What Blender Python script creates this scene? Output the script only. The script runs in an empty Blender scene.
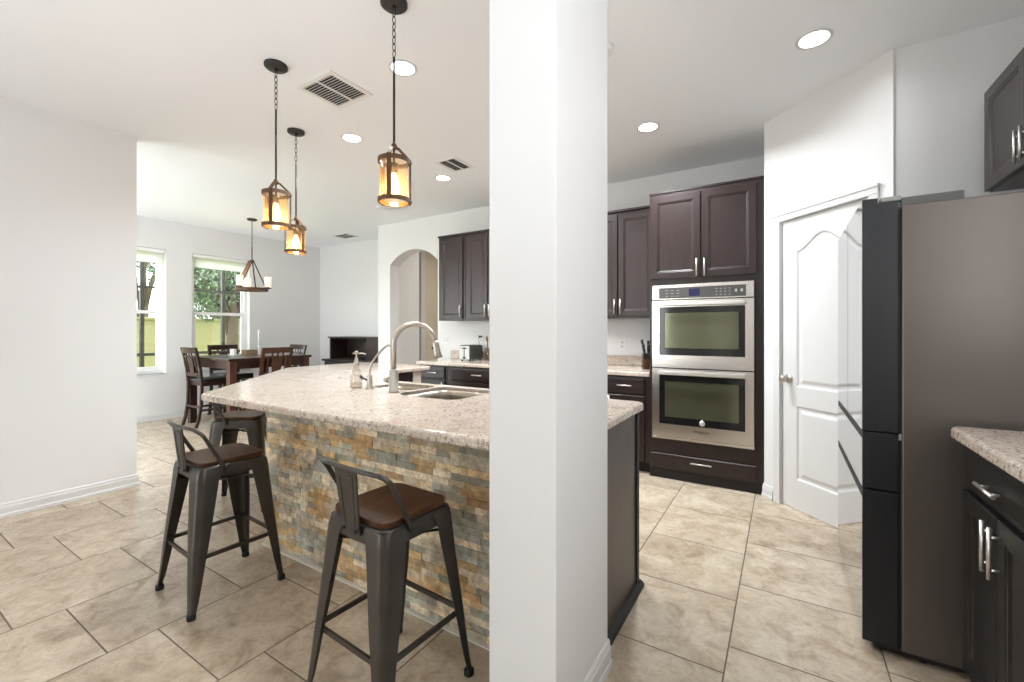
import bpy, bmesh, math, random
from mathutils import Vector, Matrix
random.seed(7)
PI = math.pi
S = bpy.context.scene
C = S.collection
# ------------------------------------------------------------------ camera, world, exposure
FPX, YAW, HOR, EYE = 439.17, 0.554945, 330.7, 1.267
cd = bpy.data.cameras.new('camera'); cam = bpy.data.objects.new('camera', cd); C.objects.link(cam)
cam.location = (0, 0, EYE); cam.rotation_euler = (PI/2, 0, YAW)
cd.sensor_width = 36; cd.lens = FPX*36/1024; cd.shift_y = (HOR-341)/1024; cd.clip_start = .02
S.camera = cam
S.view_settings.view_transform = 'Standard'; S.view_settings.look = 'None'
S.view_settings.gamma = 1; S.view_settings.use_curve_mapping = False
S.view_settings.exposure = -0.24
W = bpy.data.worlds.new('world'); S.world = W; W.use_nodes = True
nt = W.node_tree; nt.nodes.clear()
wo = nt.nodes.new('ShaderNodeOutputWorld'); bg = nt.nodes.new('ShaderNodeBackground')
sky = nt.nodes.new('ShaderNodeTexSky'); sky.sky_type = 'NISHITA'; sky.sun_disc = False
sky.sun_elevation = math.radians(50); sky.sun_rotation = math.radians(200); sky.air_density = 1.0; sky.dust_density = 3.0
mixs = nt.nodes.new('ShaderNodeMix'); mixs.data_type = 'RGBA'; mixs.inputs[0].default_value = .75
mixs.inputs[7].default_value = (9.0, 9.3, 9.6, 1)
nt.links.new(sky.outputs[0], mixs.inputs[6]); nt.links.new(mixs.outputs[2], bg.inputs[0])
bg.inputs[1].default_value = 1.0
nt.links.new(bg.outputs[0], wo.inputs[0])
try:
    S.cycles.max_bounces = 10; S.cycles.diffuse_bounces = 6; S.cycles.glossy_bounces = 4
    S.cycles.transparent_max_bounces = 16; S.cycles.sample_clamp_indirect = 6
    S.cycles.caustics_reflective = False; S.cycles.caustics_refractive = False
except Exception: pass

def lamp(name, kind, loc, rot, energy, color=(1, 1, 1), **kw):
    d = bpy.data.lights.new(name, kind); d.energy = energy; d.color = color
    for k, v in kw.items(): setattr(d, k, v)
    o = bpy.data.objects.new(name, d); C.objects.link(o); o.location = loc; o.rotation_euler = rot
    return o
lamp('sun', 'SUN', (-12, 2, 10), (math.radians(40), 0, math.radians(200)), 5.0, (1, .97, .92), angle=.01)
# daylight at glass doors and patio door; side and left lamps are added
DAY = (.86, .94, 1)
lamp('daylight_glass_doors', 'AREA', (-3.2, -3.3, 1.30), (PI/2+.25, 0, -.35), 15, DAY, shape='RECTANGLE', size=1.5, size_y=2.3)
lamp('side_fill', 'AREA', (1.14, .45, 1.75), (PI/2, 0, PI/2), 27, (.98, .975, .97), shape='RECTANGLE', size=.8, size_y=1.1)  # added fill for the column's right face; this wall has no window
lamp('left_fill', 'AREA', (-4.42, -1.6, 1.5), (PI/2, 0, -PI/2), 10, DAY, shape='RECTANGLE', size=2.2, size_y=1.7)  # added fill lamp, the left wall has no window
lamp('daylight_patio_door', 'AREA', (-6.1, .42, 1.25), (PI/2+.1, 0, 0), 68, DAY, shape='RECTANGLE', size=2.3, size_y=2.2)
# unseen lamps added behind the camera, thrown at the ceiling to brighten it
lamp('ceiling_fill_left', 'AREA', (-2.2, -.6, 1.2), (PI, 0, 0), 15, DAY, shape='DISK', size=.9)
lamp('ceiling_fill_right', 'AREA', (.25, -.3, 1.3), (PI, 0, 0), 27, DAY, shape='DISK', size=.9)
lamp('hall_fill', 'AREA', (-4.2, 5.9, 2.8), (0, 0, 0), 17, (1, .94, .86), shape='DISK', size=.4)  # added unseen lamp that brightens the hall behind the arch

# ------------------------------------------------------------------ materials
def mat(name, col=(.5, .5, .5), rough=.5, metal=0, **kw):
    m = bpy.data.materials.new(name); m.use_nodes = True
    b = m.node_tree.nodes['Principled BSDF']
    b.inputs['Base Color'].default_value = (*col, 1); b.inputs['Roughness'].default_value = rough
    b.inputs['Metallic'].default_value = metal
    for k, v in kw.items(): b.inputs[k.replace('_', ' ')].default_value = v
    return m
def N(m, t, **kw):
    n = m.node_tree.nodes.new(t)
    for k, v in kw.items(): setattr(n, k, v)
    return n
def L(m, a, b): m.node_tree.links.new(a, b)
def bsdf(m): return m.node_tree.nodes['Principled BSDF']
def coord(m, scale=(1, 1, 1), kind='Object'):
    t = N(m, 'ShaderNodeTexCoord'); mp = N(m, 'ShaderNodeMapping'); mp.inputs['Scale'].default_value = scale
    L(m, t.outputs[kind], mp.inputs[0]); return mp.outputs[0]
def noise(m, vec, scale, detail=4, rough=.55, dist=0):
    n = N(m, 'ShaderNodeTexNoise'); n.inputs['Scale'].default_value = scale; n.inputs['Detail'].default_value = detail
    n.inputs['Roughness'].default_value = rough; n.inputs['Distortion'].default_value = dist
    L(m, vec, n.inputs['Vector']); return n.outputs['Fac']
def ramp(m, fac, stops):
    r = N(m, 'ShaderNodeValToRGB'); e = r.color_ramp.elements
    while len(e) < len(stops): e.new(.5)
    for i, (p, c) in enumerate(stops): e[i].position = p; e[i].color = (*c, 1) if len(c) == 3 else c
    L(m, fac, r.inputs[0]); return r.outputs[0]
def mix(m, fac, a, b, mode='MIX'):
    n = N(m, 'ShaderNodeMix', data_type='RGBA', blend_type=mode)
    for i, v in ((0, fac), (6, a), (7, b)):
        if isinstance(v, (int, float)): n.inputs[i].default_value = v
        elif isinstance(v, tuple): n.inputs[i].default_value = (*v, 1)
        else: L(m, v, n.inputs[i])
    return n.outputs[2]
def bump(m, h, strength=.2, dist=.01):
    b = N(m, 'ShaderNodeBump'); b.inputs['Strength'].default_value = strength; b.inputs['Distance'].default_value = dist
    L(m, h, b.inputs['Height']); L(m, b.outputs[0], bsdf(m).inputs['Normal'])

M = {}
M['wall'] = m = mat('wall_paint', (.775, .772, .772), .55)
bump(m, noise(m, coord(m), 160, 3), .08, .002)
M['ceiling'] = m = mat('ceiling_paint', (.905, .925, .955), .8)
bump(m, noise(m, coord(m), 60, 4), .25, .004)
M['white'] = mat('white_trim_paint', (.70, .70, .695), .35)
M['warmlit_wall'] = mat('warm_lit_wall_paint', (.74, .68, .56), .6)  # warm light on the far hall walls is put into this colour
M['blind'] = m = bpy.data.materials.new('white_fabric_blind'); m.use_nodes = True
_b = bsdf(m); _b.inputs['Base Color'].default_value = (.9, .9, .9, 1)
_t = N(m, 'ShaderNodeBsdfTranslucent'); _t.inputs[0].default_value = (.9, .9, .88, 1); _x = N(m, 'ShaderNodeMixShader'); _x.inputs[0].default_value = .8
L(m, _b.outputs[0], _x.inputs[1]); L(m, _t.outputs[0], _x.inputs[2]); L(m, _x.outputs[0], m.node_tree.nodes['Material Output'].inputs[0])
M['vinyl'] = mat('white_vinyl', (.88, .88, .88), .35)
M['plastic'] = mat('white_plastic', (.82, .82, .80), .35)
M['slot'] = mat('dark_slot', (.02, .02, .02), .6)

def make_tile():
    m = mat('travertine_floor_tile', (.6, .5, .4), .32)
    at = N(m, 'ShaderNodeAttribute'); at.attribute_name = 'rnd'
    t = N(m, 'ShaderNodeTexCoord')
    vm = N(m, 'ShaderNodeVectorMath', operation='MULTIPLY_ADD')
    L(m, at.outputs['Color'], vm.inputs[0]); vm.inputs[1].default_value = (30, 30, 30); L(m, t.outputs['Object'], vm.inputs[2])
    v = vm.outputs[0]
    n1 = noise(m, v, 3.2, 6, .62, 1.4); n2 = noise(m, v, 11, 8, .7, .9); n3 = noise(m, v, 42, 5, .7, .4)
    c1 = ramp(m, n1, [(.30, (.30, .22, .145)), (.44, (.44, .34, .24)), (.56, (.58, .48, .365)), (.72, (.69, .605, .49))])
    c2 = ramp(m, n2, [(.34, (.25, .185, .12)), (.5, (.54, .445, .335)), (.64, (.75, .67, .55))])
    c = mix(m, .45, c1, c2)
    c3 = ramp(m, n3, [(.32, (.72, .68, .62)), (.5, (1, 1, 1))])
    c = mix(m, .5, c, c3, 'MULTIPLY')
    sep = N(m, 'ShaderNodeSeparateColor'); L(m, at.outputs['Color'], sep.inputs[0])
    tint = ramp(m, sep.outputs[0], [(0, (.84, .82, .80)), (1, (1.0, 1.0, 1.0))])
    c = mix(m, 1.0, c, tint, 'MULTIPLY')
    L(m, c, bsdf(m).inputs['Base Color'])
    r = ramp(m, n2, [(.3, (.42,)*3), (.7, (.22,)*3)]); L(m, r, bsdf(m).inputs['Roughness'])
    bump(m, n3, .06, .002)
    return m
M['tile'] = make_tile()
M['grout'] = mat('grout', (.15, .118, .09), .9)

def make_granite(name, k=1.0):
    m = mat(name, (.7, .62, .55), .13)
    v = coord(m)
    n1 = noise(m, v, 9, 6, .65, .6); n2 = noise(m, v, 55, 6, .75, .3); n3 = noise(m, v, 130, 4, .7); n4 = noise(m, v, 26, 5, .7, .8)
    c = ramp(m, n1, [(.3, (.58*k, .44*k, .345*k)), (.5, (.73*k, .60*k, .49*k)), (.72, (.82*k, .72*k, .61*k))])
    c = mix(m, ramp(m, n4, [(.52, (0,)*3), (.62, (.6,)*3)]), c, (.46, .35, .29))
    c = mix(m, ramp(m, n2, [(.53, (0,)*3), (.60, (.85,)*3)]), c, (.15, .12, .105))
    c = mix(m, ramp(m, n3, [(.54, (0,)*3), (.62, (.6,)*3)]), c, (.84, .80, .76))
    L(m, c, bsdf(m).inputs['Base Color'])
    return m
M['granite'] = make_granite('speckled_cream_granite', .74)

def make_wood(name, dark, light, rough=.35, scale=(3, 40, 3), bs=.15):
    m = mat(name, dark, rough)
    n = noise(m, coord(m, scale), 2.2, 6, .6, 1.2)
    L(m, ramp(m, n, [(.3, dark), (.7, light)]), bsdf(m).inputs['Base Color']); bump(m, n, bs, .002)
    return m
bsdf_spec = lambda k, v: bsdf(M[k]).inputs['Specular IOR Level'].__setattr__('default_value', v)
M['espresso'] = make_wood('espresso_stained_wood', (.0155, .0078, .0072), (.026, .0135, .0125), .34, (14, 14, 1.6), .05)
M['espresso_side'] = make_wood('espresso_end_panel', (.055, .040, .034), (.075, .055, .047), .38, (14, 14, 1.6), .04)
M['blackwood'] = make_wood('black_stained_wood', (.007, .0055, .0055), (.012, .010, .009), .36, (14, 14, 1.6), .05)
M['toekick'] = mat('toe_kick_black', (.012, .010, .010), .6)
M['walnut'] = make_wood('walnut_seat_wood', (.026, .0105, .005), (.085, .034, .015), .40, (30, 3, 3), .25)
bsdf_spec('walnut', .22)
M['chairwood'] = make_wood('dark_cherry_wood', (.018, .007, .005), (.050, .018, .011), .28, (8, 8, 2), .05)
M['chairbrown'] = make_wood('mahogany_wood', (.045, .015, .008), (.095, .034, .017), .30, (8, 8, 2), .05)
M['leather'] = mat('black_leather', (.012, .012, .014), .35)
M['gunmetal'] = m = mat('gunmetal_bronze', (.085, .074, .064), .36, .75)
n = noise(m, coord(m), 7, 4); L(m, ramp(m, n, [(.3, (.060, .055, .050)), (.7, (.085, .074, .065))]), bsdf(m).inputs['Base Color'])
M['rubber'] = mat('black_rubber', (.01, .01, .01), .7)
M['iron'] = mat('dark_iron', (.05, .045, .042), .45, .7)
M['rustwood'] = make_wood('rustic_brown_wood', (.055, .026, .011), (.15, .072, .030), .5, (20, 20, 6), .2)
M['rustmetal'] = mat('rust_bronze_strap', (.12, .062, .030), .45, .6)
M['nickel'] = mat('brushed_nickel', (.52, .48, .43), .28, 1)
M['chrome'] = mat('satin_chrome', (.74, .71, .67), .33, 1)
M['steel'] = m = mat('stainless_steel', (.78, .74, .69), .24, 1)
M['plate_steel'] = mat('dull_steel_plate', (.35, .34, .32), .4, 1)
M['sinksteel'] = mat('sink_steel', (.36, .32, .27), .36, 1)
M['ovenblack'] = mat('oven_black_glass', (.012, .012, .012), .08)
M['ovenglass'] = m = mat('reflection_tinted_oven_window', (.15, .15, .095), .10, .6)  # olive of the mirrored outdoors is put into the base colour
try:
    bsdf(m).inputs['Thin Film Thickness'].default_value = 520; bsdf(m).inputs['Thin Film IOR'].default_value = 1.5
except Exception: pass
M['panelgray'] = mat('control_panel_gray', (.085, .08, .075), .3, .3)
M['display'] = mat('blue_display', (.01, .01, .03), .2, 0, Emission_Color=(.05, .07, .5, 1), Emission_Strength=.12)
M['printwhite'] = mat('printed_marks', (.5, .5, .5), .5)
M['fridgefront'] = mat('black_stainless_mirror', (.45, .45, .46), .04, 1)
M['fridgeside'] = m = mat('gray_fridge_side', (.128, .108, .097), .33, .35)
bump(m, noise(m, coord(m), 300, 2), .04, .001)
M['fridgeedge'] = mat('charcoal_door_edge', (.009, .010, .013), .40)
M['hingegray'] = mat('light_gray_hinge_plastic', (.30, .30, .28), .45)
M['fridgetop'] = mat('charcoal_plastic', (.10, .10, .095), .5)
M['stone'] = m = mat('ledger_stone', (.4, .36, .3), .75)
at = N(m, 'ShaderNodeAttribute'); at.attribute_name = 'rnd'
n1 = noise(m, coord(m), 22, 6, .7, .5); n2 = noise(m, coord(m), 70, 5, .75)
c = mix(m, .85, at.outputs['Color'], ramp(m, n1, [(.32, (.55, .48, .40)), (.48, (.95, .90, .83)), (.64, (1.45, 1.4, 1.3))]), 'MULTIPLY')
c = mix(m, ramp(m, n2, [(.50, (0,)*3), (.62, (.55,)*3)]), c, (.46, .33, .17))
L(m, c, bsdf(m).inputs['Base Color']); bump(m, n2, .6, .006)
M['caulk'] = mat('white_caulk', (.7, .66, .58), .7)
M['paneltan'] = mat('tan_end_panel', (.50, .44, .37), .4)
def glassy(name, tint, rough=.03, k=.7, diff=0, dcol=(1, .8, .5)):
    m = bpy.data.materials.new(name); m.use_nodes = True; t = m.node_tree; t.nodes.clear()
    o = t.nodes.new('ShaderNodeOutputMaterial'); mx = t.nodes.new('ShaderNodeMixShader')
    tr = t.nodes.new('ShaderNodeBsdfTransparent'); gl = t.nodes.new('ShaderNodeBsdfGlossy'); lw = t.nodes.new('ShaderNodeLayerWeight')
    tr.inputs[0].default_value = (*tint, 1); gl.inputs['Roughness'].default_value = rough; lw.inputs[0].default_value = .5
    pw = t.nodes.new('ShaderNodeMath'); pw.operation = 'POWER'; pw.inputs[1].default_value = 4
    ma = t.nodes.new('ShaderNodeMath'); ma.operation = 'MULTIPLY_ADD'; ma.inputs[1].default_value = k; ma.inputs[2].default_value = .04
    t.links.new(lw.outputs['Facing'], pw.inputs[0]); t.links.new(pw.outputs[0], ma.inputs[0]); t.links.new(ma.outputs[0], mx.inputs[0])
    base = tr
    if diff:
        dn = t.nodes.new('ShaderNodeBsdfTranslucent'); dn.inputs[0].default_value = (*dcol, 1); m2 = t.nodes.new('ShaderNodeMixShader')
        nz = t.nodes.new('ShaderNodeTexNoise'); nz.inputs['Scale'].default_value = 60; tc = t.nodes.new('ShaderNodeTexCoord')
        t.links.new(tc.outputs['Object'], nz.inputs['Vector'])
        mm = t.nodes.new('ShaderNodeMath'); mm.operation = 'MULTIPLY'; mm.inputs[1].default_value = diff*2
        t.links.new(nz.outputs['Fac'], mm.inputs[0]); t.links.new(mm.outputs[0], m2.inputs[0])
        t.links.new(tr.outputs[0], m2.inputs[1]); t.links.new(dn.outputs[0], m2.inputs[2]); base = m2
    t.links.new(base.outputs[0], mx.inputs[1]); t.links.new(gl.outputs[0], mx.inputs[2])
    t.links.new(mx.outputs[0], o.inputs[0]); return m
M['pane'] = glassy('window_glass', (.96, .97, .97))
M['bottle'] = glassy('clear_bottle_glass', (.88, .86, .82), .04, .8)
M['amber'] = glassy('amber_seeded_glass', (1.0, .86, .64), .1, .30, .20, (1, .64, .34))
def emis(name, col, st):
    m = mat(name, (.8, .8, .8), .5); b = bsdf(m)
    b.inputs['Emission Color'].default_value = (*col, 1); b.inputs['Emission Strength'].default_value = st; return m
M['bulb'] = emis('glowing_bulb', (1, .72, .34), 7)
M['shade'] = emis('frosted_lit_glass', (1, .74, .46), .75)
M['downlight'] = emis('lit_downlight_lens', (1, .97, .92), 14)
M['grass'] = m = mat('lawn', (.12, .22, .04), .9)
n = noise(m, coord(m), 9, 6); L(m, ramp(m, n, [(.3, (.10, .17, .03)), (.7, (.26, .36, .07))]), bsdf(m).inputs['Base Color'])
M['fence'] = mat('tan_stucco', (.33, .30, .15), .9)
M['leaf'] = m = mat('tree_leaves', (.05, .10, .03), .6)
at = N(m, 'ShaderNodeAttribute'); at.attribute_name = 'rnd'; L(m, at.outputs['Color'], bsdf(m).inputs['Base Color'])
M['bark'] = mat('tree_bark', (.10, .075, .05), .9)
M['bronze'] = mat('bronze_aluminium', (.035, .032, .03), .5)
M['black'] = mat('black_plastic', (.012, .012, .013), .35)
M['toastblack'] = mat('toaster_dark_side', (.03, .032, .03), .35)
M['hutch'] = make_wood('espresso_hutch_wood', (.020, .011, .009), (.040, .022, .017), .4, (2, 2, 12), .05)
M['candle'] = mat('white_ceramic', (.82, .82, .80), .3)
M['tanbox'] = make_wood('light_brown_wood', (.20, .12, .07), (.30, .20, .12), .5)
M['vent'] = mat('white_vent_metal', (.84, .84, .83), .4)

# ------------------------------------------------------------------ mesh helpers
def bmn(): return bmesh.new()
def frame(o, u, n=None, v=(0, 0, 1)):
    """matrix from (u, v, n) coordinates; n = u x v"""
    u = Vector(u).normalized(); v = Vector(v).normalized(); nn = u.cross(v)
    return Matrix(((u.x, v.x, nn.x, o[0]), (u.y, v.y, nn.y, o[1]), (u.z, v.z, nn.z, o[2]), (0, 0, 0, 1)))
def face_my(x, y, z=0): return frame((x, y, z), (1, 0, 0))       # faces -Y
def face_mx(x, y, z=0): return frame((x, y, z), (0, -1, 0))      # faces -X
def face_px(x, y, z=0): return frame((x, y, z), (0, 1, 0))       # faces +X
def xf(co, Mx): return (Mx @ Vector(co)) if Mx else Vector(co)
def box(bm, x0, x1, y0, y1, z0, z1, bev=0, Mx=None, mi=0, seg=2):
    vs = [bm.verts.new(xf((x, y, z), Mx)) for x in (x0, x1) for y in (y0, y1) for z in (z0, z1)]
    fs = [bm.faces.new([vs[i] for i in q]) for q in ((0, 1, 3, 2), (4, 6, 7, 5), (0, 4, 5, 1), (2, 3, 7, 6), (0, 2, 6, 4), (1, 5, 7, 3))]
    for f in fs: f.material_index = mi
    bmesh.ops.recalc_face_normals(bm, faces=fs)
    if bev:
        es = list({e for f in fs for e in f.edges})
        r = bmesh.ops.bevel(bm, geom=es, offset=bev, segments=seg, profile=.5, affect='EDGES', material=mi)
def sweep(bm, pts, prof, closed=False, scales=None, mi=0, up=None, caps=True, smooth=True):
    pts = [Vector(p) for p in pts]; n = len(pts); rings = []
    T = []
    for i in range(n):
        a = pts[(i-1) % n] if (closed or i > 0) else pts[i]; b = pts[(i+1) % n] if (closed or i < n-1) else pts[i]
        T.append((b-a).normalized())
    ref = Vector(up) if up else (Vector((0, 0, 1)) if abs(T[0].z) < .9 else Vector((1, 0, 0)))
    X = (ref - T[0]*ref.dot(T[0])).normalized()
    for i in range(n):
        if i: X = (X - T[i]*X.dot(T[i])).normalized()
        Y = T[i].cross(X); s = scales[i] if scales else 1
        rings.append([bm.verts.new(pts[i] + X*(p[0]*s) + Y*(p[1]*s)) for p in prof])
    k = len(prof); fs = []
    for i in range(n if closed else n-1):
        a, b = rings[i], rings[(i+1) % n]
        for j in range(k):
            f = bm.faces.new((a[j], a[(j+1) % k], b[(j+1) % k], b[j])); f.smooth = smooth; fs.append(f)
    if not closed and caps:
        fs.append(bm.faces.new(rings[0][::-1])); fs.append(bm.faces.new(rings[-1]))
    for f in fs: f.material_index = mi
    bmesh.ops.recalc_face_normals(bm, faces=fs)
def circ(r, k=10): return [(r*math.cos(2*PI*i/k), r*math.sin(2*PI*i/k)) for i in range(k)]
def tube(bm, pts, r, k=10, **kw): sweep(bm, pts, circ(r, k), **kw)
def rect(w, h): return [(-w/2, -h/2), (w/2, -h/2), (w/2, h/2), (-w/2, h/2)]
def bar(bm, pts, w, h, **kw): sweep(bm, pts, rect(w, h), smooth=False, **kw)
def lathe(bm, prof, c=(0, 0, 0), k=24, mi=0, Mx=None, smooth=True, cap=True):
    rings = []
    for r, z in prof:
        rings.append([bm.verts.new(xf((c[0]+r*math.cos(2*PI*i/k), c[1]+r*math.sin(2*PI*i/k), c[2]+z), Mx)) for i in range(k)])
    fs = []
    for a, b in zip(rings, rings[1:]):
        for j in range(k):
            f = bm.faces.new((a[j], a[(j+1) % k], b[(j+1) % k], b[j])); f.smooth = smooth; fs.append(f)
    if cap:
        if prof[0][0] > 1e-5: fs.append(bm.faces.new(rings[0][::-1]))
        if prof[-1][0] > 1e-5: fs.append(bm.faces.new(rings[-1]))
    for f in fs: f.material_index = mi
    bmesh.ops.recalc_face_normals(bm, faces=fs)
def offset(poly, d):
    """inward offset (positive d) of a counter-clockwise polygon, mitred"""
    n = len(poly); out = []
    for i in range(n):
        p0, p1, p2 = Vector(poly[i-1]), Vector(poly[i]), Vector(poly[(i+1) % n])
        a = (p1-p0).normalized(); b = (p2-p1).normalized()
        na = Vector((-a.y, a.x)); nb = Vector((-b.y, b.x)); m_ = (na+nb)
        q = 1+na.dot(nb)
        out.append(tuple(p1 + m_*(d/max(q, .3))))
    return out
def fill(bm, loops, fn, mi=0, flip=None):
    """filled face with holes; loops in 2D, fn maps (a, b) to 3D; returns vert loops"""
    VL = []; es = []
    for lp in loops:
        vs = [bm.verts.new(fn(*p)) for p in lp]; VL.append(vs)
        for i in range(len(vs)): es.append(bm.edges.new((vs[i], vs[(i+1) % len(vs)])))
    r = bmesh.ops.triangle_fill(bm, use_beauty=True, use_dissolve=False, edges=es)
    for f in r['geom']:
        if isinstance(f, bmesh.types.BMFace): f.material_index = mi
    return VL
def bridge(bm, a, b, mi=0, smooth=False):
    n = len(a)
    for i in range(n):
        f = bm.faces.new((a[i], a[(i+1) % n], b[(i+1) % n], b[i])); f.material_index = mi; f.smooth = smooth
def slab(bm, outline, holes, z0, z1, r=0, rb=0, Mx=None, mi=0):
    """plate between z0 and z1 (third coordinate) with holes, rounded outer rim"""
    fn = lambda z: (lambda a, b: xf((a, b, z), Mx))
    steps = []
    if r:
        for k in range(7):
            t = k/6*PI/2; steps.append((r*(1-math.sin(t)), z1-r*(1-math.cos(t))))
    else: steps.append((0, z1))
    if rb:
        for k in range(3):
            t = k/2*PI/2; steps.append((rb*(1-math.cos(t)), z0+rb*(1-math.sin(t))))
    else: steps.append((0, z0))
    top = fill(bm, [offset(outline, steps[0][0])]+holes, fn(z1), mi)
    bot = fill(bm, [offset(outline, steps[-1][0])]+holes, fn(z0), mi)
    prev = top[0]
    for d, z in steps[1:-1]:
        o = offset(outline, d); cur = [bm.verts.new(xf((p[0], p[1], z), Mx)) for p in o]; bridge(bm, prev, cur, mi); prev = cur
    bridge(bm, prev, bot[0], mi)
    for a, b in zip(top[1:], bot[1:]): bridge(bm, a, b, mi)
    bmesh.ops.recalc_face_normals(bm, faces=bm.faces[:])
def R4(u0, u1, v0, v1): return [(u0, v0), (u1, v0), (u1, v1), (u0, v1)]
def rrect(u0, u1, v0, v1, r, k=5):
    out = []
    for cx, cy, a in ((u1-r, v0+r, -PI/2), (u1-r, v1-r, 0), (u0+r, v1-r, PI/2), (u0+r, v0+r, PI)):
        for i in range(k+1):
            t = a+PI/2*i/k; out.append((cx+r*math.cos(t), cy+r*math.sin(t)))
    return out
def rings_panel(bm, loop, steps, Mx, mi=0, cap=True):
    """nested loops of one outline at (inset, n); closes with a cap"""
    prev = None
    for d, n_ in steps:
        cur = [bm.verts.new(xf((p[0], p[1], n_), Mx)) for p in offset(loop, d)]
        if prev: bridge(bm, prev, cur, mi)
        prev = cur
    if cap:
        f = bm.faces.new(prev); f.material_index = mi
ORG = {}
def obj(name, bm, mats, parent=None, auto=None, world=False):
    me = bpy.data.meshes.new(name)
    if parent is not None and world:
        bmesh.ops.translate(bm, vec=-Vector(ORG[parent]), verts=bm.verts[:])
    bm.to_mesh(me); bm.free()
    for k in (mats if isinstance(mats, (list, tuple)) else [mats]): me.materials.append(M[k])
    o = bpy.data.objects.new(name, me); C.objects.link(o)
    if parent is not None: o.parent = parent; ORG[o] = ORG.get(parent, (0, 0, 0))
    else: ORG[o] = (0, 0, 0)
    return o
def tag(o, label, cat, group=None, kind=None):
    if label: o['label'] = label
    if cat: o['category'] = cat
    if group: o['group'] = group
    if kind: o['kind'] = kind
    return o
def thing(name, label, cat, loc=(0, 0, 0), rz=0, group=None):
    o = bpy.data.objects.new(name, None); C.objects.link(o); o.empty_display_size = .1
    o.location = loc; o.rotation_euler = (0, 0, rz); ORG[o] = loc
    return tag(o, label, cat, group)
def struct(name, bm, mats, label=None):
    o = obj(name, bm, mats); o['kind'] = 'structure'
    if label: o['label'] = label
    return o
def dup(root, loc, rz, label, group=None):
    r = root.copy(); C.objects.link(r); r.location = loc; r.rotation_euler = (0, 0, rz); r['label'] = label
    if group: r['group'] = group
    ORG[r] = loc
    def rec(src, dst):
        for ch in [q for q in bpy.data.objects if q.parent == src and q not in made]:
            c = ch.copy(); C.objects.link(c); c.parent = dst; made.add(c); rec(ch, c)
    made = set(); rec(root, r)
    return r
def set_rnd(o, cols):
    a = o.data.attributes.new('rnd', 'FLOAT_COLOR', 'FACE')
    for i, c in enumerate(cols): a.data[i].color = (*c, 1)

H = 2.85
# ------------------------------------------------------------------ floor: laid tiles, joints stepping a third per column
def build_floor():
    bm = bmn(); cols = []; PX, PY, g = .518, .508, .0030
    box(bm, -8.6, 2.2, -3.6, 8.2, -.06, -.0008, mi=1); cols += [(0, 0, 0)]*6
    for i in range(-16, 4):
        x0 = -.19+i*PX; y0 = (1.45+.164*i) % PY
        for j in range(-8, 17):
            yy = y0+j*PY; c = (random.random(), random.random(), random.random())
            a, b, c0, c1 = x0+g, x0+PX-g, yy+g, yy+PY-g
            lo = [bm.verts.new((x, y, -.0008)) for x, y in R4(a, b, c0, c1)]
            hi = [bm.verts.new((x, y, 0)) for x, y in R4(a+.0007, b-.0007, c0+.0007, c1-.0007)]
            f = bm.faces.new(hi); cols.append(c)
            for k in range(4): bm.faces.new((lo[k], lo[(k+1) % 4], hi[(k+1) % 4], hi[k])); cols.append(c)
    o = struct('floor', bm, ['tile', 'grout']); set_rnd(o, cols)
build_floor()
bm = bmn(); box(bm, -8.6, 2.2, -3.6, 8.2, H, H+.12); struct('ceiling', bm, 'ceiling')

# ------------------------------------------------------------------ walls
def wall(name, Mx, outline, holes, t, mats='wall', label=None):
    bm = bmn(); slab(bm, outline, holes, -t, 0, Mx=Mx); return struct(name, bm, mats, label)
# window wall (x = -7.55, faces +X): u = y
WIN = [(1.905, 2.744), (3.07, 3.905)]; WZ0, WZ1 = .655, 2.43
wall('wall_window', face_px(-7.55, 0), R4(.3, 5.33, 0, H), [R4(a, b, WZ0, WZ1) for a, b in WIN], .18)
wall('wall_dining', face_my(0, 5.21), R4(-7.55, -5.10, 0, H), [], .12)
# arch wall with the ovens on its right half (faces -Y)
AX0, AX1 = -4.967, -4.035
def arch_outline():
    cx = (AX0+AX1)/2; hw = (AX1-AX0)/2; zs, zt = 2.235, 2.43; rise = zt-zs; R = (hw*hw+rise*rise)/(2*rise); a = math.asin(hw/R)
    arc = [(cx+R*math.sin(t), zt-R+R*math.cos(t)) for t in [a-2*a*i/20 for i in range(21)]]
    return [(-5.22, 0), (-5.22, 0), (AX0, 0)][1:] + arc[::-1] + [(AX1, 0), (1.30, 0), (1.30, H), (-5.22, H)]
wall('wall_arch', face_my(0, 4.58), arch_outline(), [], .20)
bm = bmn(); box(bm, -5.22, -5.10, 4.782, 5.208, 0, H); struct('wall_dining_return', bm, 'wall')
# hallway behind the arch
bm = bmn(); box(bm, -7.0, -5.69, 6.0, 6.12, 0, H); struct('wall_hall', bm, 'wall')
bm = bmn(); box(bm, -8.5, -2.5, 7.0, 7.12, 0, H); struct('wall_hall_far', bm, 'warmlit_wall')
bm = bmn(); box(bm, -5.81, -5.69, 6.122, 6.998, 0, H); struct('wall_hall_side', bm, 'warmlit_wall')
bm = bmn(); box(bm, -3.0, -2.9, 4.785, 6.998, 0, H); struct('wall_hall_right', bm, 'wall')
bm = bmn(); box(bm, -5.5, -4.62, 6.96, 6.998, 0.01, 2.04); box(bm, -5.42, -4.70, 6.945, 6.96, .2, .9); box(bm, -5.42, -4.70, 6.945, 6.96, 1.05, 1.9)
struct('door_2', bm, 'white')
bm = bmn(); box(bm, -7.05, -6.95, 5.335, 5.998, 0, H); struct('wall_hall_left', bm, 'wall')
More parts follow.
